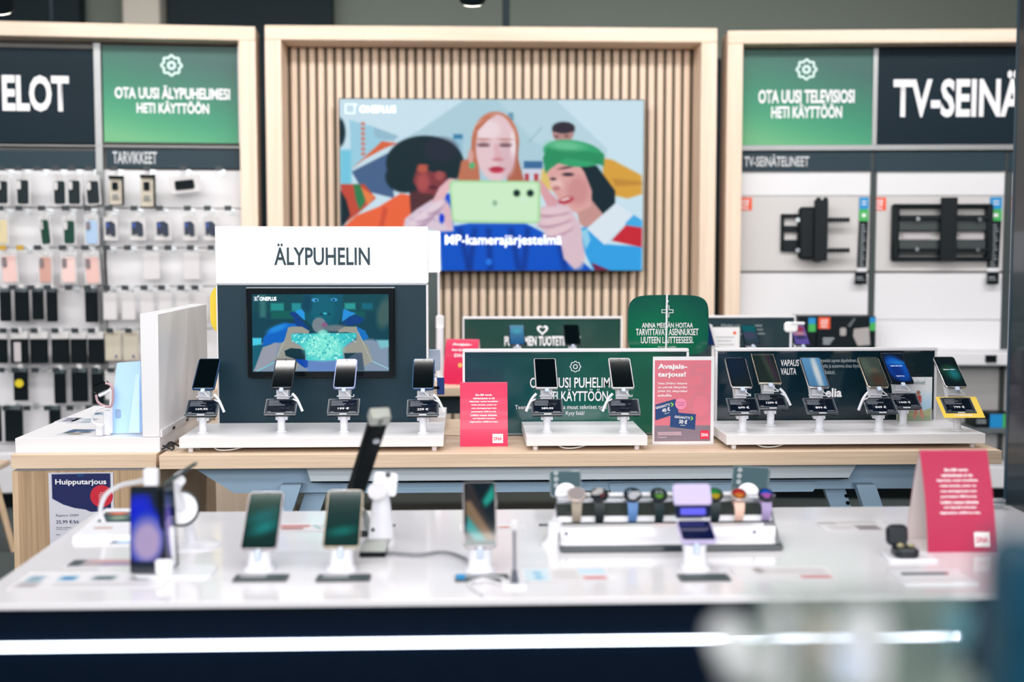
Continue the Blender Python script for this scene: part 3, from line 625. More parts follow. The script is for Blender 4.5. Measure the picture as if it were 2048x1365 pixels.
def spec_strip(xa, xb, xc, xd, label):
    e = PR.rect(xa, 394, xb, 418, .05); f = PR.rect(xc, 535, xd, 545, .05)
    t = PR.root('spec_strip', label, 'label', (e[0] + e[1]) / 2, -.012, f[2])
    w = e[1] - e[0]; h0 = e[3] - f[2]
    Y = lambda py: PR(1900, py, .05)[1] - f[2]
    MB().box(-w / 2, w / 2, 0, .004, Y(418), Y(394)).build('blue_tab', SKY, t); MB().box(-w / 2, w / 2, 0, .004, Y(442), Y(418)).build('green_tab', GRN, t)
    sh = f[0] - e[0]
    q = MB().prism([(-w / 2, Y(442)), (w / 2, Y(442)), (w / 2 + sh, Y(536)), (-w / 2 + sh, Y(536))], -.004, 0, FR(0, 0, 0)).build('black_strip', BKL, t)
    mb = MB()
    for i in range(14):
        y = Y(450 + i * 6.2); s = sh * (450 + i * 6.2 - 442) / 94
        mb.box(-w * .28 + s, w * (.1 + .2 * ((i * 7) % 3) / 2) + s, -.0015, 0, y - .003, y + .003)
    mb.build('fine_print', TXG, q)
    mb = MB()
    for i in range(2): mb.box(-w * .25, w * .25, -.001, 0, Y(402 + i * 6) - .004, Y(402 + i * 6) + .002)
    mb.box(-w * .2, w * .2, -.001, 0, Y(430) - .012, Y(430) + .01).build('tab_print', TXW, t)
    MB().box(-w / 2 + sh, w / 2 + sh, -.001, .004, Y(544), Y(536)).build('clip_foot', WHM, t)
    u, wz = PR((xc + xd) / 2 - 3, 558, .06)
    t2 = PR.root('price_tag', label.replace('spec strip', 'price tag'), 'price tag', u, -.05, wz)
    MB().slab(.075, .075, .006, .003, .001, FR(0, 0, -.035)).build('plate', BKL, t2); MB().box(-.03, .01, -.0075, -.006, .006, .012).box(-.03, .02, -.0075, -.006, -.008, -.004).build('fine_print', TXG, t2)
    MB().box(.02, .03, 0, .05, .0, .01).build('arm', BLK, t2)
spec_strip(1722, 1740, 1717, 1734, 'narrow spec strip right of the small television mount')
spec_strip(1985, 2008, 1978, 2002, 'narrow spec strip right of the wide television mount')
# small mount
MTB = M('black_mount_steel', (8, 20, 26), .5, spec=.25)
def pr(px, py, o=.05): return PR(px, py, o)
c0 = pr(1563, 505, .1); t = PR.root('television_mount', 'small black swivelling television wall mount with two ribbed side arms', 'wall mount', c0[0], 0, c0[1])
def mb_px(rects, o0, o1, b=.003):
    m = MB()
    for x0, y0, x1, y1 in rects:
        a = pr(x0, y0, o1); c = pr(x1, y1, o1); m.box(a[0] - c0[0], c[0] - c0[0], -o1, -o0, c[1] - c0[1], a[1] - c0[1], b)
    return m
mb_px([(1563, 428, 1600, 436), (1563, 452, 1600, 464), (1563, 480, 1600, 503), (1563, 428, 1568, 503), (1596, 428, 1603, 503)], .0, .03).build('wall_plate', MTB, t)
mb_px([(1599, 414, 1634, 519)], .03, .08, .015).build('swivel_body', MTB, t)
mb_px([(1630, 400, 1655, 522)], .08, .11, .003).build('screen_plate', MTB, t)
o = mb_px([(1634, 395, 1642, 402), (1648, 395, 1656, 402)], .08, .11).build('plate_notch', MTB, t)
for y in (440, 501):
    m = mb_px([(1655, y - 3, 1700, y + 3)], .07, .09)
    for i in range(6):
        a = pr(1660 + i * 7, y - 5, .1); c = pr(1663 + i * 7, y + 5, .1); m.box(a[0] - c0[0], c[0] - c0[0], -.1, -.07, c[1] - c0[1], a[1] - c0[1])
    m.build('ribbed_arm', MTB, t)
    a = pr(1596, y, .1); MB().lathe([(0, 0), (.014, 0), (.014, .012), (0, .012)], FR(a[0] - c0[0], -.08, a[1] - c0[1])).build('bolt', CHR, t)
c0 = pr(1787, 522, .1); t = PR.root('television_mount', 'wide black flat television wall mount with two horizontal rails', 'wall mount', c0[0], 0, c0[1])
mb_px([(1787, 408, 1985, 416), (1787, 514, 1985, 522), (1787, 408, 1798, 522), (1975, 408, 1985, 522)], .0, .06, .01).build('outer_frame', MTB, t)
mb_px([(1798, 430, 1985, 462), (1798, 480, 1985, 510)], .02, .04, .004).build('rail_plate', M('dark_grey_steel', (48, 58, 60), .4), t)
mb_px([(1800, 432, 1985, 440), (1800, 497, 1985, 503)], .05, .07).build('horizontal_rail', MTB, t)
mb_px([(1883, 395, 1913, 522)], .07, .09).build('screen_plate', MTB, t)
mb_px([(1805, 464, 1862, 480)], .004, .012).build('opening', M('pale_grey_print', (190, 184, 188)), t)
mb_px([(1918, 466, 1985, 480)], .004, .012).build('opening', MATS['pale_grey_print'], t)
for x, y in ((1838, 438), (1962, 439), (1836, 499), (1958, 500)):
    a = pr(x, y, .1); MB().lathe([(0, 0), (.013, 0), (.013, .012), (0, .012)], FR(a[0] - c0[0], -.07, a[1] - c0[1])).build('bolt', CHR, t)
# shelf stopper, boxes on shelf
e = PR.rect(1970, 712, 1992, 725, .3); t = PR.root('shelf_clip', 'small dark clip on the white shelf edge beside the pillar', 'clip', (e[0] + e[1]) / 2, -.305, e[2])
w = e[1] - e[0]; MB().box(-w / 2, w / 2, -.008, 0, 0, e[3] - e[2], .002).build('plate', BLK, t); MB().box(-w / 2, w / 2, -.008, .02, e[3] - e[2], e[3] - e[2] + .004).build('lip', BLK, t)
def carton(xa, xb, ya, zbase, o, label, name='product_carton', parts=()):
    a = PR(xa, ya, o); c = PR(xb, ya, o); w = c[0] - a[0]; h = a[1] - zbase
    t = PR.root(name, label, 'box', (a[0] + c[0]) / 2, -o, zbase)
    MB().box(-w / 2, w / 2, 0, o * .8, 0, h, .003).build('carton', BKL, t)
    def R(x0, y0, x1, y1): p = PR(x0, y0, o); q = PR(x1, y1, o); m = (a[0] + c[0]) / 2; return p[0] - m, q[0] - m, q[1] - zbase, p[1] - zbase
    return t, R
t, R = carton(1596, 1633, 633, zs, .26, 'black product carton half hidden behind the violet phone')
e = R(1617, 636, 1631, 648); MB().box(e[0], e[1], -.002, 0, e[2], e[3]).build('blue_tab', SKY, t)
e = R(1617, 648, 1631, 664); MB().box(e[0], e[1], -.002, 0, e[2], e[3]).build('green_tab', GRN, t)
t, R = carton(1634, 1752, 633, zs, .27, 'black product carton with orange label standing on the white shelf')
e = R(1637, 635, 1660, 658); q = MB().box(e[0], e[1], -.002, 0, e[2], e[3]).build('orange_label', ORG, t)
for i, s in enumerate(('ONE', 'FOR', 'ALL')):
    w = e[1] - e[0]; h = e[3] - e[2]; lettering(s, e[0] + w * .2, e[1] - w * .2, e[2] + h * (.62 - .26 * i), e[2] + h * (.82 - .26 * i), FR(0, -.003, 0), TXW, q, .03)
e = R(1740, 635, 1751, 646); MB().box(e[0], e[1], -.002, 0, e[2], e[3]).build('blue_tab', SKY, t)
e = R(1740, 646, 1751, 662); MB().box(e[0], e[1], -.002, 0, e[2], e[3]).build('green_tab', GRN, t)
p = [R(x, y, x, y) for x, y in ((1708, 658), (1738, 655), (1740, 690), (1715, 692), (1706, 672))]
MB().prism([(q[0], q[2]) for q in p], 0, .002, FR(0, -.001, 0)).build('printed_picture', M('pale_print', (170, 165, 165)), t)
p = [R(x, y, x, y) for x, y in ((1695, 652), (1708, 636), (1711, 638), (1700, 655))]; MB().prism([(q[0], q[2]) for q in p], 0, .002, FR(0, -.001, 0)).build('printed_arm', M('mid_print', (90, 100, 104)), t)
e = R(1680, 656, 1692, 672); MB().slab(e[1] - e[0], e[3] - e[2], .002, .01, .0005, FR((e[0] + e[1]) / 2, -.001, e[2])).build('printed_joint', MATS['pale_print'], t)
m = MB()
for i in range(3): e = R(1646, 676 + i * 5, 1668 - i * 4, 679 + i * 5); m.box(e[0], e[1], -.002, 0, e[2], e[3])
m.build('fine_print', TXG, t)
t, R = carton(1950, 1979, 836, z2, .25, 'flat black carton on the low grey shelf beside the pillar')
m = MB(); 
for i in range(2): e = R(1953, 840 + i * 5, 1972, 842 + i * 5); m.box(e[0], e[1], -.002, 0, e[2], e[3])
m.build('fine_print', TXG, t)
t, R = carton(1980, 2030, 829, z2, .26, 'low carton with blue and green tabs beside the pillar')
e = R(1980, 829, 2005, 856); MB().box(e[0], e[1], -.002, 0, e[2], e[3]).build('blue_tab', SKY, t)
e = R(2005, 829, 2016, 856); MB().box(e[0], e[1], -.002, 0, e[2], e[3]).build('green_tab', GRN, t)
# ================================================================= island counters
YF, YS = 3.885, 4.28                 # front edge and spine of the near island
ZT = .90
def V(px, py, Y, root=None):
    p = A(px, py, Y); return p if root is None else (p[0] - root.location[0], p[1] - root.location[1], p[2] - root.location[2])
def rY(x0, y0, x1, y1, Y, root=None):
    a = V(x0, y0, Y, root); b = V(x1, y1, Y, root); return a[0], b[0], b[2], a[2]
xr = Zp(2013, 905, ZT)[0]; xl = Zp(316, 908, ZT)[0] + .012
t = thing('island_counter', 'long oak topped island counter on a blue-grey steel frame behind the white counter', 'counter', ((xl + xr) / 2, 4.28, 0))
O = off(t)
MB().box(xl, xr, YF, YS - .02, ZT - .043, ZT, .001).build('worktop_board', OAKX, t, O)
MB().box(xl, xr, YS + .02, YS + .42, ZT - .043, ZT, .001).build('worktop_board', OAKX, t, O)
MB().box(xl, xr, YS - .02, YS + .02, ZT - .043, ZT - .012).build('spine_channel', M('dark_channel', (40, 44, 46), .6), t, O)
yb = 4.06
pts = [A(362, 934, yb), A(468, 987, yb), A(1862, 983, yb), A(1965, 932, yb)]
zt_ = ZT - .043
MB().prism([(pts[0][0], zt_), (pts[1][0], pts[1][2]), (pts[2][0], pts[1][2]), (pts[3][0], zt_)], -.006, .0, FR(0, yb, 0)).build('steel_apron', STEEL, t, O)
yc = 3.98; a = A(610, 933, yc); b = A(1718, 933, yc); c = A(1696, 966, yc); d = A(622, 966, yc)
MB().prism([(a[0], zt_), (d[0], d[2]), (c[0], d[2]), (b[0], zt_)], 0, .004, FR(0, yc + .004, 0)).build('cable_tray', M('lit_steel_blue', (226, 240, 252), .4), t, O)  # paler than the other steel: light on the tray put into its colour
MB().box(d[0], c[0], yc, yb - .006, d[2], d[2] + .004).build('cable_tray_floor', MATS['lit_steel_blue'], t, O)
for xa, xb in ((684, 1165), (1220, 1633)):
    e = rY(xa, 968, xb, 984, yb - .012); q = MB().prism([(e[0] - .005, e[3]), (e[1] + .01, e[3]), (e[1] - .012, e[2]), (e[0] + .005, e[2])], 0, .004, FR(0, yb - .007, 0)).build('access_flap', STEEL, t, O)
    MB().box(e[0], e[1], yb - .02, yb - .006, e[3] - .002, e[3] + .002).build('bright_edge', M('bright_steel_edge', (190, 215, 235), .3), q, None).matrix_world = Matrix.Translation(Vector((-O[0], -O[1], -O[2])))
for sx_, (xt0, xt1) in ((-1, (563, 604)), (1, (1710, 1750))):
    p = A((xt0 + xt1) / 2, 969, yb - .05); w = .032; sl = .27 * sx_
    m = MB(); m.add([(p[0] - w, yb - .06, p[2]), (p[0] + w, yb - .06, p[2]), (p[0] + w + sl, yb - .06, 0), (p[0] - w + sl, yb - .06, 0),
                     (p[0] - w, yb - .02, p[2]), (p[0] + w, yb - .02, p[2]), (p[0] + w + sl, yb - .02, 0), (p[0] - w + sl, yb - .02, 0)],
                    [(0, 1, 2, 3), (7, 6, 5, 4), (0, 4, 5, 1), (1, 5, 6, 2), (2, 6, 7, 3), (3, 7, 4, 0)]); m.build('leg', STEEL, t, O)
    m = MB(); qx = p[0] - sx_ * .075; zq = p[2] - .02
    m.add([(qx - .035, yb + .05, zq), (qx + .035, yb + .05, zq), (qx + .035 + sl, yb + .05, 0), (qx - .035 + sl, yb + .05, 0),
           (qx - .035, yb + .08, zq), (qx + .035, yb + .08, zq), (qx + .035 + sl, yb + .08, 0), (qx - .035 + sl, yb + .08, 0)],
          [(0, 1, 2, 3), (7, 6, 5, 4), (0, 4, 5, 1), (1, 5, 6, 2), (2, 6, 7, 3), (3, 7, 4, 0)]); m.build('brace', STEEL, t, O)
    if sx_ == 1:
        for yy in (992, 1006):
            c = A(1692 + (yy - 992) * .2, yy, yb + .05); MB().cyl((c[0], yb + .05, c[2]), (c[0], yb + .042, c[2]), .006).build('bolt', BLK, t, O)
# left end unit of the near island
ux0, ux1 = Zp(27, 908, ZT)[0], Zp(313, 908, ZT)[0]
t = thing('end_cabinet', 'oak cabinet with thick top at the island\'s left end carrying the navy offer poster', 'cabinet', ((ux0 + ux1) / 2, 4.38, 0)); O = off(t)
MB().box(ux0, ux1, 3.915, 4.85, ZT - .044, ZT, .001).build('worktop_board', OAKX, t, O)
MB().box(ux0 + .01, ux1 - .01, 3.93, 4.84, ZT - .052, ZT - .044).build('shadow_gap', M('pale_grey_gap', (160, 168, 180)), t, O)
MB().box(ux0 + .018, ux1, 3.92, 3.938, 0.02, ZT - .052, .001).build('front_board', OAKD, t, O)
MB().box(ux0, ux0 + .018, 3.92, 4.84, 0.02, ZT - .052, .001).build('side_board', OAKZ, t, O)
MB().box(ux1 - .018, ux1, 3.938, 4.84, 0.02, ZT - .052, .001).build('side_board', OAKZ, t, O)
MB().box(ux0 + .018, ux1 - .018, 4.82, 4.84, .02, ZT - .052).build('back_board', OAKZ, t, O)
MB().box(ux0 + .02, ux1 - .02, 3.96, 4.8, 0, .02).build('plinth', BLK, t, O)
# offer poster on the cabinet
yp = 3.918
e = rY(97, 946, 230, 1100, yp); w = e[1] - e[0]; ph = w * 1.414
t = thing('offer_poster', 'navy and white offer poster titled Huipputarjous taped to the oak cabinet', 'poster', ((e[0] + e[1]) / 2, yp, e[3] - ph)); O = off(t)
MB().box(-w / 2, w / 2, -.002, 0, 0, ph).build('sheet', M('poster_paper', (205, 208, 220), .4), t)
P = Pic(315, 135, 1450, 1740, 110, 150, (206, 208, 220))
P.poly([(370, 160), (1400, 150), (1400, 830), (1040, 840), (950, 800), (760, 770), (560, 705), (375, 600)], (0, 22, 84), 8)
for k in range(9): P.line(380 + k * 20, 560 - k * 26, 900 + k * 30, 780 - k * 20, 5, (70, 26, 98), 10, .5); P.line(900 + k * 10, 790 - k * 22, 1390, 640 - k * 26, 5, (52, 24, 100), 10, .4)
P.build('print', -w / 2, w / 2, 0, ph, FR(0, -.0025, 0), PRN, t)
def px6(x, y): p = A(60 + x * .11723, 930 + y * .11723, yp - .003); return p[0] - O[0], p[2] - O[2]
def L6(s, x0, y0, x1, y1, m, bold=0.0): a = px6(x0, y0); b = px6(x1, y1); return lettering(s, a[0], b[0], b[1], a[1], FR(0, -.0032, 0), m, t, bold)
NVI = M('navy_ink', (30, 36, 84), .5)
L6('Huipputarjous', 430, 250, 1303, 360, TXW, .02)
L6('Rajaton 200M', 445, 845, 825, 895, NVI); L6('25,99 €/kk', 445, 945, 845, 1012, NVI, .01)
L6('Hintaetu voimassa', 445, 1060, 705, 1082, NVI); L6('Liittymän hinta', 445, 1092, 640, 1115, NVI); L6('Netti', 445, 1183, 515, 1205, NVI)
c = px6(1222, 537); q = MB().lathe([(0, 0), (.054 * .65, 0), (.054 * .65, .001), (0, .001)], FR(c[0], -.003, c[1]), 28).build('red_disc', M('red_disc_print', (196, 22, 50), .5), t)
for k, s in enumerate(('40 €', 'alennus', 'laitteesta', 'matkaan', 'sis. kk')):
    a = px6(1175, 468 + k * 31); b = px6(1290, 488 + k * 31); lettering(s, a[0] + (.004 if k == 0 else 0), b[0] - (.004 if k == 0 else 0), b[1], a[1], FR(0, -.0045, 0), TXW, q)
a = px6(805, 165); b = px6(915, 205); MB().box(a[0], b[0], -.0035, -.0028, b[1], a[1]).build('tape', M('clear_tape', (40, 90, 150), .3, alpha=.5), t)
# white counter top piece on the end unit
hx0 = Zp(35, 905, ZT)[0]; hx1 = ux1 + .004; zP = A(100, 877, 3.95)[2]; YB = Zp(187, 812, zP)[1]
t = thing('white_plinth', 'thick white counter block on the oak end cabinet', 'counter block', ((hx0 + hx1) / 2, 4.3, ZT)); O = off(t)
MB().box(hx0, hx1, 3.95, YB, ZT, zP, .001).build('block', WH, t, O)
# white partition
pz = A(280, 628, 3.955)[2]; px0 = A(281, 700, 3.955)[0]
t = thing('white_partition', 'white partition panel standing on the end cabinet and running back from the camera', 'partition', ((px0 + hx1) / 2, 4.3, zP)); O = off(t)
MB().box(px0, hx1, 3.955, 4.70, zP + .001, pz, .002).build('board', WH, t, O)
MB().box(hx1 - .0005, hx1 + .006, 3.96, 4.70, zP, zP + .022).build('foot_profile', WHM, t, O)
for k in range(3): MB().box(hx1 + .006, hx1 + .008, 4.1 + k * .2, 4.13 + k * .2, zP + .004, zP + .012).build('clip', BLK, t, O)
# blue-white display card with easel, its strong lighting put in as faint emission
t = thing('display_card', 'pale blue-white display card seen from behind with a folded easel flap beside the partition', 'display card', (-1.08, 4.02, zP)); O = off(t)
yq = 4.03
def q3(x, y, Y=yq): p = A(x, y, Y); return (p[0], Y, max(p[2], zP + .001))
LB = M('pale_blue_card_glow', (176, 212, 250), .45, emis=.2)
m = MB(); P4 = [q3(220, 868), q3(226, 800), q3(232, 740), q3(234, 728), q3(237, 726), q3(281, 723), q3(284, 866)]
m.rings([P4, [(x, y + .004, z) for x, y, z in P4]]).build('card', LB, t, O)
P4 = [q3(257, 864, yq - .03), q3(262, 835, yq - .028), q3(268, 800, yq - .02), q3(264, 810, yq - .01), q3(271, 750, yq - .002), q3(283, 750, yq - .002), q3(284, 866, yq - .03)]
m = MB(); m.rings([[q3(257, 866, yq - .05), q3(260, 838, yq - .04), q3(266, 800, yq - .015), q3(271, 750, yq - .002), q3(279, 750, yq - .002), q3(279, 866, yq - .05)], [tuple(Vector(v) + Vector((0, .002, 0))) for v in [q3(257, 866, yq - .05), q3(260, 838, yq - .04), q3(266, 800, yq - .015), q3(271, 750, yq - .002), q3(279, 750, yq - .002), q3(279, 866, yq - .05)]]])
m.build('easel_flap', M('paler_blue_card_glow', (184, 214, 250), .5, emis=.2), t, O)
a = q3(231, 822, yq - .001); MB().slab(.018, .03, .002, .006, .0004, FR(a[0] + .008, yq - .001, a[2] - .025)).build('slot_cover', M('blue_grey_card', (150, 180, 218)), t, O)
# watch on white stand
t = thing('smartwatch', 'smartwatch with black case and rose strap on a tilted white holder beside the partition', 'watch', tuple(A(212, 850, 4.0))); O = off(t)
ctr = A(206, 784, 4.0)
MB().slab(.055, .03, .016, .012, .003, Matrix.Translation(ctr) @ Matrix.Rotation(math.radians(-25), 4, 'Y') @ UP).build('watch_case', GLB, t, O)
pp = [A(*q, 4.0) for q in ((192, 790), (195, 803), (205, 811), (219, 814), (225, 806), (226, 780), (220, 770), (211, 767))]
MB().tube(pp, .004).build('strap', M('rose_strap', (196, 160, 168), .4), t, O)
t = thing('watch_holder', 'white watch holder arm on a small grey base block beside the partition', 'stand', (A(212, 866, 4.0)[0], 4.0, zP)); O = off(t)
MB().tube([A(*q, 4.005) for q in ((198, 792), (212, 786), (222, 784), (222, 830), (222, 866))], .006).build('arm', WHP, t, O)
e = rY(208, 822, 222, 866, 4.01); MB().box(e[0], e[1], 4.0, 4.04, zP + .001, e[3], .002).build('post', WHP, t, O)
e = rY(192, 850, 207, 866, 3.99); MB().box(e[0], e[1], 3.98, 4.03, zP + .001, e[3], .003).build('base_block', WHM, t, O)
MB().tube([A(*q, 3.995) for q in ((210, 814), (192, 822), (184, 838), (190, 848), (208, 850))], .0035).build('cable', WHP, t, O)
for k, (xa, ya, xb, yb_, col, lb) in enumerate((((128, 866), 0, (176, 860), 0, 0, 'printed leaflet nearest on the white counter block'),)): pass
def flat(px, py, w, d, z, yaw, label, pic, name='leaflet', cat='leaflet', th=.001, group=None):
    p = Zp(px, py, z); t = thing(name, label, cat, (p[0], p[1], z + .0006), (0, 0, math.radians(yaw)), group)
    MB().slab(w, d, th, .003, .0002, Matrix.Translation((0, 0, th)), y0=-d / 2).build('sheet', WH, t)
    pic.build('print', -w / 2 + .003, w / 2 - .003, -d / 2 + .003, d / 2 - .003, Matrix.Translation((0, 0, th + .0004)), PRN, t); return t
def photo_pic(cols, seed=1, nx=16, ny=12, bg=(200, 205, 210)):
    P = Pic(0, 0, 100, 100, nx, ny, bg); rg = random.Random(seed)
    for k in range(7): P.ell(rg.uniform(0, 100), rg.uniform(0, 100), rg.uniform(12, 34), rg.uniform(12, 30), cols[k % len(cols)], 8)
    return P
flat(155, 866, .09, .13, zP, -8, 'dark printed leaflet nearest the front on the white counter block', photo_pic([(60, 80, 90), (150, 140, 130), (30, 90, 150)], 3), group='leaflets on the white block')
flat(165, 843, .08, .12, zP, 0, 'pale blue printed leaflet in the middle of the white counter block', photo_pic([(150, 175, 195), (210, 215, 225)], 4), group='leaflets on the white block')
flat(138, 841, .07, .11, zP, 0, 'leaflet with grey and purple photo at the outer edge of the white counter block', photo_pic([(120, 120, 150), (200, 200, 215), (90, 100, 110)], 5), group='leaflets on the white block')
flat(205, 828, .06, .1, zP, 0, 'blue striped leaflet behind the watch holder', photo_pic([(0, 120, 170), (20, 50, 70), (190, 205, 220)], 6), group='leaflets on the white block')
# cables between the end unit and the tray
CB = M('black_cable', (20, 22, 28), .5)
for k, pts in enumerate((((319, 893), (335, 884), (352, 880), (362, 886), (350, 897), (332, 893)), ((320, 888), (338, 878), (356, 874), (364, 882), (356, 892)), ((318, 880), (340, 874), (352, 880), (346, 890), (360, 898), (385, 896)))):
    pp = [Zp(x, max(y, 874), ZT + .004) for x, y in pts]; t = thing('cable', ['black cable coiled nearest the white block', 'black cable arching behind the coil at the tray corner', 'black cable running under the left phone tray'][k], 'cable', pp[0], group='black cables at the tray corner')
    for i, p in enumerate(pp): p.y = 3.97 + .03 * k + .02 * (i % 2); 
    MB().tube([(p[0], p[1], ZT + .005 + .012 * (i % 2)) for i, p in enumerate(pp)], .0028).build('sheath', CB, t, off(t))
t = thing('cable', 'thin white cable leading under the left phone tray', 'cable', Zp(322, 899, ZT)); MB().tube([Zp(x, y, ZT + .003) for x, y in ((320, 901), (345, 897), (372, 897), (400, 899))], .002).build('sheath', WHP, t, off(t))

# ---------------------------------------------------------------- lit tower
yt = YS; e = rY(430, 453, 857, 850, yt)
t = thing('sign_tower', 'tall sign tower with glowing white header and dark lower panel behind the left phone tray', 'sign', ((e[0] + e[1]) / 2, yt, ZT)); O = off(t)
x0, x1, z1 = e[0], e[1], e[3]; zm = A(600, 567, yt)[2]
MB().box(x0, x1, yt, yt + .10, zm, z1, .002).build('light_header', LBOX, t, O)
hd = child(t, 'light_header')
for c in ('light_header',):
    a = rY(548, 487, 740, 531, yt)
    lettering('ÄLYPUHELIN', a[0] - O[0], a[1] - O[0], a[2] - O[2], a[3] - O[2], FR(0, -.0015, 0), TXD, hd, .018)
MB().box(x0 + .002, x1 - .002, yt - .001, yt + .1, zm - .006, zm).build('seam_profile', SIL, t, O)
MB().box(x0 + .004, x1 - .006, yt + .002, yt + .098, ZT + .0, zm - .006).build('dark_panel', M('tower_panel_paint', (16, 48, 62), .4, spec=.25), t, O)
MB().box(x1 - .006, x1, yt, yt + .1, ZT, zm - .006).build('edge_profile', WHM, t, O); MB().box(x0, x0 + .004, yt, yt + .1, ZT, zm - .006).build('edge_profile', WHM, t, O)
# tower screen
e = rY(492, 576, 790, 755, yt - .03); t = thing('tower_screen', 'black framed screen on the tower showing hands holding a sparkling phone', 'screen', ((e[0] + e[1]) / 2, yt - .001, e[2])); O = off(t)
w, h = e[1] - e[0], e[3] - e[2]
MB().slab(w, h, .028, .006, .003, FR(0, 0, 0), z1=.03).build('bezel', M('bezel_gloss', (2, 12, 18), .15, spec=.4), t)
MB().box(-w / 2, w / 2, -.03, -.004, h - .002, h + .0015, .0005).build('top_edge', SIL, t)
i_ = rY(503.4, 589, 778.2, 743, yt - .031, t)
P = Pic(150, 188, 1908, 1170, 230, 130, (6, 62, 78))
P.rect(150, 188, 1908, 420, (8, 70, 80), 60); P.rect(390, 300, 560, 400, (30, 140, 136), 26); P.rect(660, 300, 780, 420, (30, 140, 150), 26); P.rect(390, 400, 700, 500, (6, 90, 84), 30)
P.rect(1340, 300, 1480, 380, (40, 150, 146), 26); P.rect(1560, 300, 1700, 380, (10, 100, 120), 26); P.rect(1340, 400, 1600, 520, (6, 84, 84), 30)
P.rect(250, 188, 330, 480, (50, 110, 110), 40); P.ell(1860, 430, 100, 200, (60, 92, 90), 60, 14)
P.poly([(150, 1175), (150, 860), (280, 800), (500, 760), (1700, 760), (1908, 830), (1908, 1175)], (128, 146, 168), 40)
P.poly([(150, 740), (270, 740), (262, 830), (150, 850)], (70, 200, 226), 16); P.poly([(1750, 770), (1908, 770), (1908, 860), (1800, 880)], (120, 190, 200), 26)
P.poly([(150, 840), (300, 820), (420, 790), (200, 1120), (150, 1150)], (10, 90, 110), 20); P.poly([(280, 860), (450, 800), (480, 820), (440, 1010), (220, 1160), (160, 1165)], (150, 152, 166), 14)
P.poly([(280, 850), (290, 740), (390, 620), (560, 552), (740, 560), (760, 700), (560, 800), (440, 800)], (0, 96, 192), 14); P.ell(470, 620, 130, 40, (40, 150, 230), 40, -20, .7)
P.poly([(1480, 590), (1600, 650), (1650, 740), (1560, 790), (1480, 700)], (10, 110, 190), 14)
P.poly([(800, 188), (1320, 188), (1316, 420), (1250, 600), (1090, 680), (960, 640), (850, 520), (800, 360)], (2, 82, 102), 14)
P.ell(1060, 380, 150, 200, (4, 98, 118), 60, 0, .7); P.ell(860, 300, 60, 120, (2, 60, 84), 40, 0, .8)
P.ell(962, 262, 46, 24, (70, 160, 214), 10); P.ell(1206, 258, 44, 22, (60, 150, 206), 10); P.ell(975, 266, 16, 14, (2, 50, 80), 6); P.ell(1200, 262, 16, 14, (2, 50, 80), 6)
P.ell(1086, 432, 26, 14, (60, 180, 196), 12); P.ell(1040, 440, 18, 10, (2, 46, 66), 10); P.ell(1140, 440, 18, 10, (2, 46, 66), 10)
P.ell(1010, 580, 90, 100, (116, 128, 138), 20); P.ell(1082, 578, 40, 32, (140, 84, 130), 14); P.ell(1220, 620, 160, 44, (104, 116, 124), 30)
P.poly([(625, 425), (700, 408), (860, 600), (880, 650), (770, 640), (700, 560), (690, 500)], (0, 58, 130), 10); P.poly([(700, 405), (785, 372), (825, 420), (832, 520), (800, 500)], (36, 150, 224), 12)
P.poly([(1325, 372), (1420, 410), (1485, 430), (1400, 480), (1300, 540)], (36, 140, 216), 12); P.poly([(1300, 560), (1400, 470), (1490, 450), (1600, 500), (1540, 560), (1400, 590)], (0, 60, 128), 12)
HG = (152, 152, 142)
P.poly([(610, 610), (660, 596), (790, 598), (885, 655), (870, 690), (700, 680), (655, 700), (650, 790), (760, 840), (830, 900), (825, 1000), (760, 1050), (700, 1170), (420, 1010), (470, 980), (500, 830), (560, 780)], HG, 8)
P.poly([(1250, 650), (1340, 600), (1490, 598), (1510, 660), (1560, 760), (1640, 860), (1700, 1040), (1560, 1120), (1400, 1080), (1330, 1010), (1305, 880), (1400, 830), (1490, 780), (1490, 690), (1360, 668), (1265, 675)], HG, 8)
P.line(560, 780, 470, 980, 8, (220, 236, 226), 6, .5); P.line(1510, 660, 1680, 1040, 6, (220, 240, 236), 6, .5); P.line(200, 1165, 430, 1050, 14, (120, 210, 216), 8, .8); P.line(1690, 1040, 1905, 1140, 12, (160, 220, 230), 8, .8)
P.poly([(560, 905), (640, 872), (760, 880), (828, 900), (826, 1010), (800, 1040), (700, 1010), (575, 970)], (4, 46, 58), 8); P.poly([(1325, 935), (1560, 932), (1590, 1160), (1480, 1165), (1340, 1040)], (70, 88, 108), 8); P.poly([(1330, 940), (1480, 936), (1345, 1020)], (4, 54, 64), 8)
P.poly([(700, 1010), (860, 1020), (870, 1110), (820, 1125), (730, 1060)], (10, 70, 170), 8); P.poly([(865, 1030), (1310, 1030), (1320, 1170), (850, 1170)], (96, 130, 190), 16)
P.poly([(650, 690), (1485, 680), (1490, 740), (1400, 800), (1300, 880), (1320, 1000), (1300, 1030), (840, 1030), (830, 900), (760, 830), (655, 780)], (60, 196, 200), 8)
P.ell(1060, 860, 240, 160, (130, 232, 214), 90, 0, .9)
rg = random.Random(3)
for k in range(230):
    x, y = rg.uniform(665, 1475), rg.uniform(690, 1020)
    if (y > 800 and not 840 < x < 1300): continue
    P.ell(x, y, rg.uniform(5, 13), rg.uniform(5, 13), (200, 255, 240) if rg.random() < .7 else (20, 150, 170), 8, 0, .8)
P.ell(1060, 680, 60, 40, (150, 240, 220), 30, 0, .8)
P.build('display', i_[0], i_[1], i_[2], i_[3], FR(0, -.0305, 0), mprint('tower_screen_emission', .12, emis=1.1, spec=.3), t)
a = rY(519, 594, 553, 602, yt - .031, t); lettering('ONEPLUS', a[0], a[1], a[2], a[3], FR(0, -.0312, 0), TVT, t, .03)
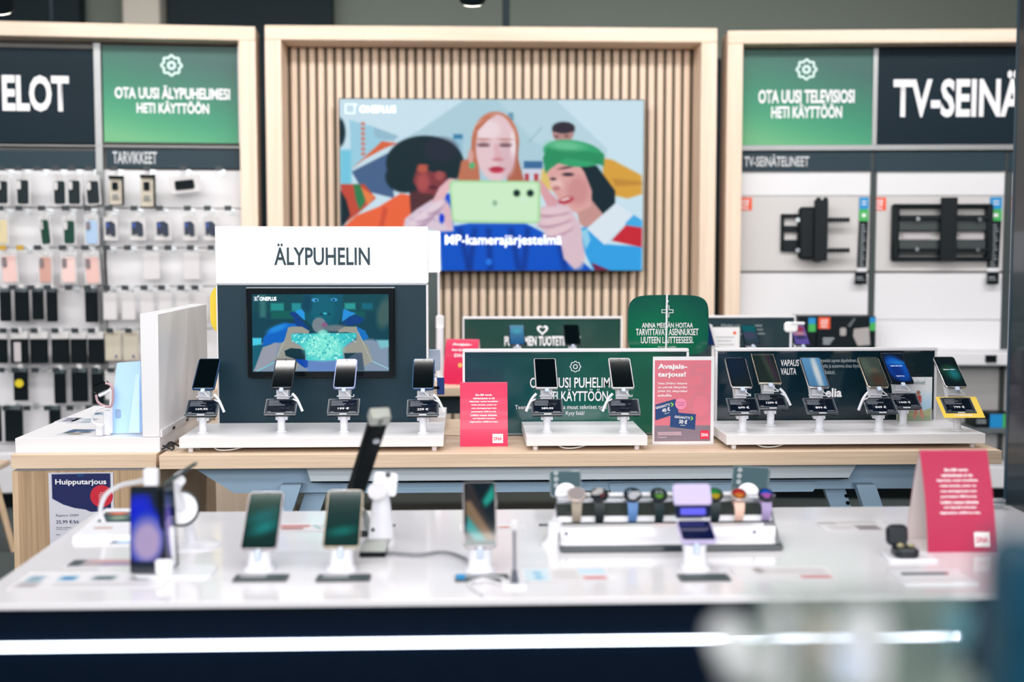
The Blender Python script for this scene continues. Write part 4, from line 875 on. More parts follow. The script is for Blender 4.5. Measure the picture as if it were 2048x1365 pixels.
a = rY(508, 594, 516, 602, yt - .031, t); mb = MB(); outline(mb, [(a[0], a[3]), (a[1], a[3]), (a[1], a[2]), (a[0], a[2])], -.0012, FR(0, -.0312, 0)); mb.build('emblem', TVT, t)
a = rY(510.6, 595.5, 513, 600.5, yt - .031, t); lettering('1', a[0], a[1], a[2], a[3], FR(0, -.0312, 0), TVT, t, .02)
a = rY(515, 591, 518.5, 594.6, yt - .031, t); lettering('+', a[0], a[1], a[2], a[3], FR(0, -.0312, 0), TVT, t, .03)

# ---------------------------------------------------------------- spine banners
def banner(xa, ya, xb, zb_, Y, label, pic, deep=.03, lip=8):
    e = rY(xa, ya, xb, ya, Y); x0, x1, z1 = e[0], e[1], e[3]
    t = thing('spine_banner', label, 'sign', ((x0 + x1) / 2, Y, zb_)); O = off(t)
    f = .008
    MB().box(x0, x1, Y, Y + deep, z1 - f * 1.4, z1, .002).build('frame_rail', WHM, t, O); MB().box(x0, x1, Y, Y + deep, zb_, zb_ + f * .6).build('frame_rail', SIL, t, O)
    MB().box(x0, x0 + f, Y, Y + deep, zb_ + f * .6, z1 - f * 1.4).build('frame_rail', WHM, t, O); MB().box(x1 - f, x1, Y, Y + deep, zb_ + f * .6, z1 - f * 1.4).build('frame_rail', WHM, t, O)
    MB().box(x0 + f, x1 - f, Y + .006, Y + deep - .004, zb_ + f * .6, z1 - f * 1.4).build('panel_core', BLK, t, O)
    q = pic.build('printed_panel', x0 + f - O[0], x1 - f - O[0], .0 + f * .6, z1 - f * 1.4 - O[2], FR(0, .0045, 0), PRG, t)
    return t, q, O
P = Pic(0, 0, 1, 1, 40, 18); X_, Y_ = P.X[..., None], P.Y[..., None]
P.C = np.array((34, 78, 96.)) * (1 - X_) + np.array((8, 118, 84.)) * X_; P.C = P.C * (1 - .25 * (1 - Y_)) ; P.rect(.9, -.1, 1.1, 1.1, (26, 40, 54), .1, .7)
t, q, O = banner(925, 699, 1378, ZT, YS, 'green glossy banner asking to take your phone into use behind the middle phone tray', P)
def T4(q, O, s, x0, y0, x1, y1, Y, m=TXW, bold=0.0, d=.0030): a = rY(x0, y0, x1, y1, Y); return lettering(s, a[0] - O[0], a[1] - O[0], a[2] - O[2], a[3] - O[2], FR(0, d, 0), m, q, bold)
gm = A(1151, 734, YS); gear_mesh(MB(), gm[0] - O[0], gm[2] - O[2], .0195, .0024, FR(0, .003, 0)).build('gear_emblem', TXW, q)
T4(q, O, 'OTA UUSI PUHELIMESI', 1060, 756, 1242, 776, YS, bold=.01); T4(q, O, 'HETI KÄYTTÖÖN', 1082, 779, 1216, 803, YS, bold=.01)
T4(q, O, 'Teemme asennuksen ja muut tekniset työt puolestasi.', 1030, 811, 1262, 821, YS); T4(q, O, 'Kysy lisää!', 1132, 823, 1169, 833, YS)
P = Pic(0, 0, 1, 1, 40, 18); X_, Y_ = P.X[..., None], P.Y[..., None]
P.C = np.array((8, 40, 56.)) * (1 - X_) + np.array((10, 34, 42.)) * X_
t, q, O = banner(1431, 697, 1875, ZT, YS, 'dark navy glossy banner titled Vapaus valita behind the right phone tray', P)
T4(q, O, 'VAPAUS', 1562, 720, 1598, 733, YS, bold=.01); T4(q, O, 'VALITA', 1562, 737, 1593, 750, YS, bold=.01)
T4(q, O, 'Meiltä saat tarpeisiisi sopivan älypuhelimen ja liittymän.', 1613, 718, 1741, 727, YS, TXG); T4(q, O, 'Kysy asiantuntijoilta ja autamme sinua löytämään', 1604, 729, 1733, 738, YS, TXG); T4(q, O, 'oikean ratkaisun.', 1620, 740, 1671, 749, YS, TXG)
T4(q, O, 'sinulle', 1618, 777, 1645, 793, YS, bold=.02).hide_render = False
T4(q, O, 'elia', 1652, 777, 1684, 795, YS, bold=.03)
# green rounded plus sign and yellow one
def round_sign(xc, yc, Y, label, mat, pw=163, ph=122):
    c = A(xc, yc, Y); w = pw / F * Y; h = ph / F * Y
    t = thing('rounded_sign', label, 'sign', (c[0], Y, ZT)); zc = c[2] - ZT
    if mat is None:
        P = Pic(0, 0, 1, 1, 26, 20); X_, Y_ = P.X[..., None], P.Y[..., None]; k = ((1 - np.hypot(X_ - .4, Y_ - .75) * 1.2)).clip(0, 1)
        P.C = np.array((0, 78, 66.)) * (1 - k) + np.array((0, 122, 78.)) * k
        # rounded by squashing grid into a superellipse
        def fn(u, v):
            x, y = u / (w / 2), v / (h / 2); n = 5.0; m = max(abs(x), abs(y), 1e-6); s = m / ((abs(x) ** n + abs(y) ** n) ** (1 / n)); return (u * s, -.0025, zc + v * s)
        P.build('print', -w / 2, w / 2, -h / 2, h / 2, None, PRG, t, fn)
        pts = []
        for k in range(48):
            a = 2 * math.pi * k / 48; x, y = math.cos(a), math.sin(a); s = 1 / ((abs(x) ** 5 + abs(y) ** 5) ** .2); pts.append((x * s * w / 2, y * s * h / 2))
        MB().prism([(x, y + zc) for x, y in pts], -.004, .0015, FR(0, 0, 0)).build('board', M('green_board', (0, 92, 70), .4), t)
    else: MB().slab(w, h, .005, h * .3, .0006, FR(0, 0, zc - h / 2), n=8).build('board', mat, t)
    MB().box(-.012, .012, .004, .008, 0, zc + .02).build('support', CLEAR, t); MB().box(-.05, .05, -.03, .04, 0, .004).build('foot', CLEAR, t)
    return t
gs = round_sign(1336.5, 651, 4.42, 'dark green rounded sign with a plus symbol offering device installation', None)
O = off(gs); Yg = 4.415
mb = MB(); c = A(1335, 623, Yg); s = .021; a = .0065
pts = [(a, s), (a, a), (s, a), (s, -a), (a, -a), (a, -s), (-a, -s), (-a, -a), (-s, -a), (-s, a), (-a, a), (-a, s)]
cx_, cz_ = c[0] - O[0], c[2] - O[2]; nrm = []
for i, (x, y) in enumerate(pts): nrm.append((x - .0022 * (1 if x > 0 else -1), y - .0022 * (1 if y > 0 else -1)))
mb.rings([[(cx_ + x, cz_ + y, 0) for x, y in pts], [(cx_ + x, cz_ + y, 0) for x, y in nrm]], FR(0, -.004, 0), cap=False); mb.build('plus_emblem', TXW, gs)
for s, x0, x1, y0, y1 in (('ANNA MEIDÄN HOITAA', 1284, 1386, 644, 656), ('TARVITTAVAT ASENNUKSET', 1272, 1397, 658, 671), ('UUTEEN LAITTEESEESI.', 1282, 1387, 674, 687), ('Kysy lisää myyjältä', 1316, 1352, 693, 696)):
    a = rY(x0, y0, x1, y1, Yg); lettering(s, a[0] - O[0], a[1] - O[0], a[2] - O[2], a[3] - O[2], FR(0, -.004, 0), TXW, gs, .012)
round_sign(503, 619, 4.42, 'yellow rounded sign peeking out behind the left edge of the tower', M('bright_yellow_board', (245, 215, 50), .4), 163, 102)
p0 = A(1331, 705, 4.38); p1 = A(1334, 589, 4.38)
t = thing('sign_rod', 'thin white upright rod in front of the green rounded sign', 'rod', (p0[0], 4.38, ZT)); O = off(t)
MB().cyl((p0[0], 4.38, ZT), p1, .0035).build('rod', WHP, t, O); MB().cyl(A(1337, 603, 4.38), A(1334, 603, 4.38), .003).build('hook_tip', WHP, t, O); MB().cyl((p0[0], 4.38, ZT), (p0[0], 4.38, ZT + .005), .03).build('foot', WHP, t, O)

# ---------------------------------------------------------------- phone trays
def tray(xa, xb, ya, yb_, Yf, Yb, label, z0=.916, z1=.948, x0=None, x1=None):
    x0 = A(xa, ya, Yf)[0] if x0 is None else x0; x1 = A(xb, yb_, Yf)[0] if x1 is None else x1
    t = thing('phone_tray', label, 'display tray', ((x0 + x1) / 2, (Yf + Yb) / 2, ZT)); O = off(t)
    MB().box(x0, x1, Yf, Yb, z0, z1, .001).build('deck', WH, t, O)
    for x in (x0 + .03, x1 - .03):
        for y in (Yf + .03, Yb - .03): MB().cyl((x, y, ZT), (x, y, z0), .0085).build('foot', WHP, t, O)
    MB().tube([(x0 + .1, Yf + .03, z0 - .001), (x0 + .12, Yf + .01, z0 - .008), (x0 + .16, Yf + .012, z0 - .008), (x0 + .2, Yf + .03, z0 - .001)], .0018).build('cable', WHP, t, O)
    return t
tray(358, 887, 880, 880, 3.93, 4.27, 'wide white phone tray on the left in front of the tower')
tray(1053, 1295, 880, 880, 3.93, 4.27, 'short white phone tray in the middle holding two phones')
tray(1453, 1971, 875, 875, 3.93, 4.27, 'long white phone tray on the right holding six phones')
tray(0, 0, 0, 0, 4.40, 4.68, 'white phone tray on the far side of the island behind the tower', x0=-.62, x1=A(891, 830, 4.40)[0])

# ---------------------------------------------------------------- phone stands and phones
TAGF = M('tag_clear_frame', (58, 66, 74), .15, coat=.4); TAGD = M('tag_display', (10, 20, 34), .12, coat=.3); TGI = M('tag_ink', (215, 218, 225), .5)
AL = 36.0
def stand(x, Y, z, label, price, side=1, handle=0, yellow=False, rear=False, yaw=0, tagged=True, post=.052, group='white phone stands'):
    t = thing('phone_stand', label, 'stand', (x, Y, z), (0, 0, math.radians(yaw)), group)
    d = post - .052
    MB().lathe([(.0, 0), (.017, 0), (.017, .003), (.0125, .005), (.0125, post), (0, post)]).build('post', WHP, t)
    s = side
    MB().slab(.045, .03, .006, .003, .001, Matrix.Translation((s * .010, -.018, post + .006))).build('crossbar', WHP, t)
    if tagged:
        Mx = Matrix.Translation((0, -.036, .060 + d)) @ Matrix.Rotation(math.radians(AL), 4, 'X')
        tg = MB().slab(.104, .077, .004, .003, .001, Mx).build('price_tag', TAGF, t)
        MB().box(-.048, .048, .006, .072, -.014, -.004, .001, Mx).build('battery_box', BLK, tg)
        MB().slab(.088, .060, .002, .001, .0004, Mx, y0=.010, z1=.001).build('display', TAGD, tg)
        MB().box(-.012, .012, .002, .006, 0, .0006, 0, Mx).build('maker_mark', TGI, tg)
        outline(MB(), [(-.0505, .0075), (.0505, .0075), (.0505, .0745), (-.0505, .0745)], .0022, Mx, .0006).build('silver_rim', M('tag_silver_rim', (190, 196, 204), .2, metal=.5), tg)
        Mt = Mx @ Matrix.Translation((0, 0, .0013))
        if price: lettering(price, -.013 - .001 * len(price), .013 + .001 * len(price), .024, .034, Mt, TXW, tg, .02, 'price')
        m = MB(); rg = random.Random(int(x * 1000))
        for k in range(4): m.box(-.041, -.041 + rg.uniform(.03, .055), .063 - k * .0065, .0655 - k * .0065, 0, .0002, 0, Mt)
        m.box(-.041, -.030, .0125, .0145, 0, .0002, 0, Mt).box(.018, .041, .0125, .0145, 0, .0002, 0, Mt).build('fine_print', M('tag_fine_print', (140, 146, 156)), tg)
        if yellow:
            My = Matrix.Translation((0.004, -.052, .048 + d)) @ Matrix.Rotation(math.radians(AL), 4, 'X')
            ys_ = MB().slab(.135, .10, .0012, .002, .0003, My).build('yellow_card', M('campaign_yellow', (240, 205, 70), .5), t)
            lettering('KAMPANJA', -.028, .030, .006, .015, My @ Matrix.Translation((0, 0, .0003)), TXW, ys_, .03)
    # neck: bent white arm rising to the round head behind the phone
    pr_ = [(.002, post - .014), (.002, post - .001), (.031, post + .004), (.036, .108 + d), (.026, .122 + d), (.026, .134 + d), (.050, .150 + d), (.082, .168 + d), (.090, .154 + d), (.064, .112 + d), (.05, .06 + d), (.012, post - .014)]
    MB().rings([[(-.019, y, zz) for y, zz in pr_], [(.019, y, zz) for y, zz in pr_]]).build('neck', WHP, t)
    Mh = Matrix.Translation((0, .010, .142 + d)) @ Matrix.Rotation(math.radians(AL), 4, 'X') @ Matrix.Translation((0, .072, -.0088))
    MB().lathe([(0, -.016), (.022, -.014), (.030, -.004), (.030, 0), (0, 0)], Mh).build('head', WHP, t)
    Mc = Matrix.Translation((0, .008, .139 + d)) @ Matrix.Rotation(math.radians(AL), 4, 'X')
    MB().box(-.007, .007, -.014, .004, -.006, .004, .002, Mc).build('clip', M('translucent_clip', (196, 210, 232), .2, coat=.4), t)
    MB().tube([(0.004, .0, .134 + d), (.02, -.006, .118 + d), (.024, .004, .114 + d), (-.01, .014, .117 + d), (-.022, .02, .113 + d), (.026, .02, .112 + d), (.030, .03, .118 + d)], .0014, 6, 5).build('cable', WHP, t)
    if handle:
        h = handle
        MB().tube([(h * .034, .018, .122 + d), (h * .05, .012, .104 + d), (h * .068, .004, .066 + d)], .0046, 8).build('alarm_handle', WHP, t)
        MB().tube([(h * .036, .01, .106 + d), (h * .05, .01, .098 + d), (h * .058, .008, .09 + d)], .0025, 6).build('alarm_cord', WHP, t)
    return t
BODS = {'dark': M('phone_body_dark', (22, 30, 42), .25, metal=.5), 'blue': M('phone_body_blue', (30, 70, 110), .25, metal=.4), 'lilac': M('phone_body_lilac', (150, 160, 205), .25, metal=.4),
        'silver': M('phone_body_silver', (200, 195, 200), .2, metal=.7), 'gold': M('phone_body_gold', (206, 196, 176), .2, metal=.7), 'red': M('phone_body_pale', (190, 186, 190), .3, metal=.4)}
EM = mprint('phone_screen_emission', .045, coat=.5, emis=.7)
EMD = mprint('phone_screen_dim', .045, coat=.5, emis=.35)
def phone(loc, label, body='dark', w=.072, h=.150, r=.009, alpha=AL, yaw=0, pic=None, em=EM, inset=.0035, group='phones on stands', name='smartphone', hole=True, back=False, roll=0, words=None):
    t = thing(name, label, 'phone', loc, (math.radians(alpha), 0, math.radians(yaw)), group)
    MB().slab(w, h, .0085, r, .0012, Matrix.Rotation(math.radians(roll), 4, 'Z'), n=6).build('body', BODS[body], t)
    if pic is None: MB().slab(w - 2 * inset, h - 2 * inset, .0008, max(r - inset, .001), .0002, None, y0=inset, z1=.0006, n=6).build('screen', GLB, t)
    else:
        MB().slab(w - 1.2 * inset, h - 1.2 * inset, .0008, max(r - inset, .001), .0002, None, y0=.6 * inset, z1=.0004, n=6).build('screen_border', GLB, t)
        sq = pic.build('screen', -w / 2 + inset * 1.3, w / 2 - inset * 1.3, inset * 1.3, h - inset * 1.3, Matrix.Translation((0, 0, .0008)), em, t)
        for s, y, hw_ in (words or []): lettering(s, -hw_, hw_, y, y + .005, Matrix.Translation((0, 0, .0011)), TVT, sq, .01)
    if hole: MB().lathe([(0, 0), (.0016, 0), (.0016, .0004), (0, .0004)], Matrix.Translation((0, h - .009, .0009)), 10).build('front_camera', BLK, t)
    MB().box(w / 2 - .0002, w / 2 + .0008, h * .62, h * .74, -.0055, -.003).build('side_button', BODS[body], t)
    return t
def grad_pic(a, b, blobs=(), nx=14, ny=26):
    P = Pic(0, 0, 100, 200, nx, ny); k = (P.Y / 200)[..., None]; P.C = np.array(a, float) * (1 - k) + np.array(b, float) * k
    for bl in blobs: P.ell(*bl[:4], bl[4], bl[5], bl[6] if len(bl) > 6 else 0, bl[7] if len(bl) > 7 else 1)
    return P
ZTR = .948
def at_post(px, py): p = Zp(px, py, ZTR); return p[0], p[1]
items = [ # post px, py, price, label tail, handle, body, width, height, r, screen
 (406, 866, '169,95', 'far left by the white partition', 1, 'blue', .073, .150, .008, None, -1),
 (563, 864, None, 'second on the left tray under the tower screen', 1, 'dark', .070, .146, .009, None, 1),
 (688, 864, '199 €', 'third on the left tray', 0, 'lilac', .072, .146, .012, None, -1),
 (846, 866, '229 €', 'last on the left tray beside the tower edge', 1, 'blue', .072, .150, .009, None, -1),
 (1094, 864, '289,95', 'left one on the middle tray', -1, 'red', .074, .148, .006, None, 1),
 (1247, 864, None, 'right one on the middle tray', -1, 'red', .074, .150, .008, None, 1),
 (1485, 862, '699 €', 'front left on the right tray', 0, 'silver', .071, .148, .010, 'm', 1),
 (1541, 851, '1299 €', 'back left on the right tray', 1, 'gold', .078, .160, .003, 'n', 1),
 (1639, 862, '899 €', 'third in the front row of the right tray', 0, 'silver', .071, .150, .010, 'w', 1),
 (1758, 861, '849 €', 'front row right of centre on the right tray', -1, 'gold', .072, .150, .010, 'o', 1),
 (1806, 850, '1449 €', 'back right on the right tray before the leaflet', 0, 'dark', .078, .160, .002, 'u', 1),
 (1914, 861, '799 €', 'rightmost with the yellow campaign card', 0, 'silver', .073, .152, .011, 's', 1)]
PICS = {'m': grad_pic((18, 38, 66), (34, 44, 48), [(30, 60, 60, 90, (14, 44, 84), 60)]), 'n': grad_pic((38, 56, 52), (52, 66, 58), [(60, 90, 14, 120, (92, 110, 90), 20, -8), (78, 90, 10, 120, (100, 60, 90), 20, -8)]),
        'w': grad_pic((110, 175, 225), (90, 150, 200), [(62, 100, 16, 130, (240, 248, 255), 16)]), 'o': grad_pic((104, 120, 112), (92, 100, 92), [(50, 90, 30, 20, (150, 140, 120), 20), (20, 60, 24, 60, (130, 150, 130), 30), (60, 160, 30, 40, (120, 84, 60), 40)]),  # white streak on the blue screen is a painted reflection
        'u': grad_pic((4, 16, 50), (4, 14, 50), [(52, 110, 50, 84, (0, 110, 230), 24, -14), (44, 130, 36, 56, (0, 50, 150), 40, -14), (60, 70, 40, 12, (40, 140, 240), 16)]),
        's': grad_pic((3, 18, 24), (4, 24, 28), [(55, 110, 44, 50, (14, 74, 60), 40, -20), (66, 116, 24, 34, (30, 130, 140), 30), (30, 80, 30, 14, (40, 76, 48), 20, -30)])}
BN = {'blue': 'dark blue', 'dark': 'black', 'lilac': 'lilac rimmed', 'red': 'pale rimmed', 'silver': 'silver rimmed', 'gold': 'gold rimmed'}
for (px, py, price, tail, hd_, body, w, h, rr, pc, sd) in items:
    x, y = at_post(px, py)
    stand(x, y, ZTR, f"white stand with {'price tag ' + price if price else 'a blank grey tag'}, {tail}", price, sd, hd_, yellow=(price == '799 €'))
    wd = {'u': [('Galaxy S23 Ultra', .082, .020), ('Galaxy S23 Ultra', .030, .014)], 's': [('Galaxy S23+', .082, .020)]}.get(pc)
    phone((x, y + .010, ZTR + .142), f"{BN[body]} {'dark screened ' if pc is None else {'m': 'dim screened ', 'n': 'square cornered dim ', 'w': 'glare streaked blue screened ', 'o': 'grey-green screened ', 'u': 'blue ring screened ', 's': 'dark teal screened '}[pc]}phone, {tail}",
          body, w, h, rr, pic=PICS.get(pc), em={'w': EM, 'u': EM, 's': EM}.get(pc, EMD), words=wd)

# ---------------------------------------------------------------- tent cards
CRIM = M('crimson_card', (214, 22, 82), .38, coat=.1); CARDIN = M('card_inner_white', (226, 216, 216), .5)
def tent(x, Y, z, label, w=.155, h=.205, d=.05, lines=True, yaw=0, mat=None, bulge=.012):
    t = thing('tent_card', label, 'sign', (x, Y, z), (0, 0, math.radians(yaw)), 'crimson tent cards')
    L = h * 1.03; mat = mat or CRIM
    def prof(s, side=-1):
        k = s / L; zz = h * (k ** .97); yy = d * (1 - k) + bulge * 4 * k * (1 - k) * .9 + .002 * (1 - k); return side * yy, zz
    n = 16; thk = .0008
    for nm, m, o_ in (('outer_sheet', mat, 0), ('inner_sheet', CARDIN, -.0012)):
        mb = MB(); prs = []
        for i in range(n + 1): y, zz = prof(L * i / n, -1); prs.append((y - (-1) * (-o_) if False else y - o_ * 1.0, zz - (.0014 if o_ else 0)))
        for i in range(n, -1, -1): y, zz = prof(L * i / n, 1); prs.append((y + o_ * 1.0, zz - (.0014 if o_ else 0)))
        mb.rings([[(-w / 2 + (.0002 if o_ else 0), y, zz) for y, zz in prs], [(w / 2 - (.0002 if o_ else 0), y, zz) for y, zz in prs]], None, True, cap=False, closed=False)
        mb.build(nm, m, t)
    MB().box(-w / 2, w / 2, -d + .004, d - .004, .0005, .0015).build('base_sheet', CARDIN, t)
    def fn(u, v):
        y, zz = prof(v, -1); return (u, y - .0008, zz)
    sh = child(t, 'outer_sheet')
    if lines:
        txt = ['Eko-SIM -kortin', 'valmistukseen ei ole', 'käytetty uusia fossiilisia', 'raaka-aineita, joten ne', 'ovat ekologisempia kuin', 'perinteiset SIM-kortit.', 'Lisäksi osassa laitteita', 'voit käyttää kokonaan', 'digitaalista eSIM-korttia.']
        for i, s in enumerate(txt):
            hw_ = .0021 * len(s) * w / .155; yy = L * (.80 - i * .053); lettering(s, -hw_ * .85, hw_ * .85, yy - .0065 * w / .155 * .5, yy + .0065 * w / .155 * .5, None, TXW, sh, .03, fn=fn)
    else:
        for i, (s, k) in enumerate((('Avajais-', .30), ('tarjous!', .30), ('DNA', .2))): lettering(s, -w * k, w * k, L * (.84 - i * .12), L * (.91 - i * .12), None, TXW, sh, .03, fn=fn)
        c_ = fn(0, L * .42); MB().lathe([(0, 0), (.011, 0), (.011, .001), (0, .001)], FR(0, c_[1] - .001, c_[2])).build('round_sticker', M('orange_yellow', (240, 190, 110)), sh)
    q = MB(); q.add([fn(*p) for p in ((w * .18, L * .05), (w * .40, L * .05), (w * .40, L * .19), (w * .18, L * .19))], [(0, 1, 2, 3)]); b = q.build('logo_patch', M('white_patch', (240, 238, 238)), sh)
    lettering('DNA', w * .205, w * .375, L * .09, L * .145, None, CRIM, b, .02, fn=lambda u, v: (fn(u, v)[0], fn(u, v)[1] - .0006, fn(u, v)[2]))
    return t
p = Zp(968, 894, ZT); tent(p[0], p[1] + .055, ZT, 'crimson curved tent card about eco SIM cards between the left and middle trays')
p = A(926, 772, 5.95); tent(p[0], 5.98, ZT, 'crimson tent card on the far island behind the near banner', h=.215, w=.165, lines=False, yaw=-18)

# ---------------------------------------------------------------- A5 poster holder
yh = 4.05; e = rY(1306, 714, 1427, 890, yh); w = e[1] - e[0]; h = e[3] - ZT
t = thing('poster_holder', 'clear upright holder with a crimson opening offer poster between the middle and right trays', 'sign holder', ((e[0] + e[1]) / 2, yh, ZT)); O = off(t)
MB().box(-w / 2, w / 2, .0, .003, 0, h, .0005).build('paper_backing', WH, t)
MB().box(-w / 2, w / 2, -.002, -.0012, 0, h).box(-w / 2, w / 2, -.03, .04, 0, .002).build('acrylic_sleeve', CLEAR, t)
def p4(x, y): p = A(1280 + x * .205, 690 + y * .205, yh - .001); return p[0] - O[0], p[2] - O[2]
P = Pic(147, 153, 697, 945, 70, 100, (222, 34, 88))
P.poly([(500, 190), (690, 190), (690, 230), (545, 230), (540, 270), (640, 260), (690, 330), (640, 440), (480, 440), (480, 400), (600, 390), (620, 330), (560, 300), (480, 320)], (206, 36, 88), 8, .8)
P.ell(600, 600, 130, 150, (206, 40, 90), 8, 0, .8); P.ell(600, 600, 80, 100, (228, 50, 100), 8, 0, .8)
P.rect(147, 790, 697, 945, (92, 42, 84), 5)
pr_ = P.build('print', p4(147, 0)[0], p4(697, 0)[0], p4(0, 945)[1], p4(0, 153)[1], FR(0, -.0005, 0), PRN, t)
def LH(s, x0, y0, x1, y1, m=TXW, bold=.0, pa=None, d=-.0024): a = p4(x0, y0); b = p4(x1, y1); return lettering(s, a[0], b[0], b[1], a[1], FR(0, d, 0), m, pa or pr_, bold)
LH('Avajais-', 173, 186, 460, 250, bold=.035); LH('tarjous!', 173, 265, 446, 325, bold=.035)
for i, (s, x1_) in enumerate((('Osta DNA:n liittymä', 460), ('tai päivitä liittymäsi', 458), ('DNA 5G -liittymäksi', 460), ('etuliiliillä', 307))): LH(s if i < 3 else 'eduilla', 173, 367 + i * 38, x1_, 392 + i * 38, bold=.02)
BLU = M('deep_blue_card_print', (0, 58, 118), .5)
for (pts, s, b, nm) in (([(150, 585), (345, 528), (378, 665), (150, 738)], '40 €', 0, 'gift_card_print'), ([(300, 655), (545, 678), (535, 828), (292, 800)], '50 €', 1, 'gift_card_print')):
    q = MB().poly([p4(*p) for p in pts], 0, FR(0, -.0022 - .0002 * b, 0)).build(nm, BLU, t)
    ang = 14 if b == 0 else -6
    c = p4(245 if b == 0 else 418, 620 if b == 0 else 735); Mr = FR(c[0], -.0028, c[1]) @ Matrix.Rotation(math.radians(ang), 4, 'Z'); k = .205 / F * yh
    lettering('GIGANTTI', (-92 if b == 0 else -86) * k, (52 if b == 0 else 66) * k, 14 * k, 38 * k, Mr, TXW, q, .02)
    lettering(s, -36 * k, 44 * k, -36 * k, 4 * k, Mr, TXW, q, .03); MB().box(-20 * k, 30 * k, -56 * k, -48 * k, 0, .0001, 0, Mr).build('fine_print', TXG, q)
    m = MB(); m.prism([(58 * k, 40 * k), (74 * k, 40 * k), (92 * k, 20 * k), (74 * k, 2 * k), (58 * k, 2 * k), (76 * k, 20 * k)] if b == 0 else [(72 * k, 44 * k), (86 * k, 44 * k), (100 * k, 24 * k), (84 * k, 6 * k), (72 * k, 6 * k), (86 * k, 24 * k)], 0, .0001, Mr); m.build('arrow_mark', M('lime_ink', (150, 220, 70)), q)
c = p4(398, 577); q = MB().lathe([(0, 0), (.0185, 0), (.0185, .0002), (0, .0002)], FR(c[0], -.0026, c[1]), 26).build('pink_disc', M('pink_disc_print', (238, 140, 178)), t)
LH('Kaupan', 362, 556, 438, 572, M('plum_ink', (120, 40, 90)), pa=q, d=-.0031); LH('päälle!', 368, 580, 434, 596, MATS['plum_ink'], pa=q, d=-.0031)
a = p4(588, 836); b = p4(672, 920); q = MB().box(a[0], b[0], -.0026, -.0022, b[1], a[1]).build('logo_patch', M('logo_red', (226, 34, 74)), t); LH('DNA', 598, 862, 664, 894, pa=q, d=-.0029, bold=.03)
m = MB()
for i, wd_ in enumerate((230, 230, 236, 0, 86)):
    if wd_: a = p4(172, 852 + i * 12); b = p4(172 + wd_, 857 + i * 12); m.box(a[0], b[0], -.0025, -.0022, b[1], a[1])
m.build('fine_print', M('pink_ink', (225, 190, 205)), t)
# leaflet holder with landscape behind right tray
yl = 4.235; e = rY(1796, 755, 1862, 850, yl); w = e[1] - e[0]; zl = .949; h = e[3] - zl
t = thing('leaflet_holder', 'clear leaflet holder showing a person in red trousers behind the right tray', 'leaflet holder', ((e[0] + e[1]) / 2, yl, zl)); O = off(t)
t.rotation_euler = (0, 0, 0)
P = Pic(0, 0, 66, 95, 34, 48, (226, 230, 234)); P.rect(-5, 40, 80, 120, (176, 208, 232), 30); P.poly([(0, 78), (20, 72), (45, 76), (66, 68), (66, 100), (0, 100)], (150, 158, 70), 3); P.rect(0, 84, 66, 100, (108, 138, 70), 4)
P.poly([(35, 55), (44, 55), (52, 88), (47, 90), (41, 66), (36, 90), (31, 90)], (206, 84, 36), 1.5); P.rect(33, 40, 46, 56, (190, 60, 50), 2); P.ell(40, 34, 4, 5, (150, 100, 80), 1.5)
P.build('leaflet', -w / 2, w / 2, 0, h, FR(0, 0, 0), PRN, t)
MB().box(-w / 2 - .001, w / 2 + .001, .0005, .004, 0, h).build('leaflet_stack', WH, t); MB().box(-w / 2 - .004, w / 2 + .004, -.006, -.005, 0, h * .25).build('acrylic_pocket', CLEAR, t)
a = rY(1826, 761, 1851, 769, yl - .001, t); lettering('haluat', a[0], a[1], a[2], a[3], FR(0, -.001, 0), M('teal_ink', (60, 110, 120)), child(t, 'leaflet'), 0)

# items on far side behind the tower edge
t = thing('smartphone', 'pale blue backed phone peeking out behind the tower edge', 'phone', (A(867, 740, 4.52)[0], 4.52, A(867, 742, 4.52)[2]), (math.radians(90 + 8), 0, 0), 'phones seen from behind')
MB().slab(.05, .078, .008, .007, .001).build('body', M('pale_blue_back', (180, 198, 222), .3), t)
MB().slab(.044, .072, .0006, .005, .0002, None, y0=.003, z1=.0006).build('back_glass', M('pale_blue_glass', (186, 204, 228), .15, coat=.5), t)
sxy = A(862, 842, 4.5); t = thing('phone_stand', 'white phone stand half hidden behind the right edge of the tower', 'stand', (sxy[0], 4.50, .948)); m = MB(); m.lathe([(0, 0), (.014, 0), (.012, .004), (.012, .16), (0, .16)]); m.build('post', WHP, t)
MB().tube([(.0, .0, .15), (.024, -.01, .13), (.028, -.01, .10), (.022, -.005, .08)], .004).build('alarm_handle', WHP, t); MB().slab(.03, .05, .012, .006, .002, FR(.0, .0, .15)).build('head', WHP, t)
e = rY(874, 756, 889, 790, 4.47); t = thing('price_card', 'small deep blue card seen edge-on beside the tower', 'price card', ((e[0] + e[1]) / 2, 4.47, e[2])); MB().slab(e[1] - e[0], e[3] - e[2], .008, .002, .0005, FR(0, 0, 0)).build('card', M('royal_blue_card', (0, 60, 140), .35), t); MB().box(-.03, -.005, 0, .006, .02, .03).build('clip', BLK, t)

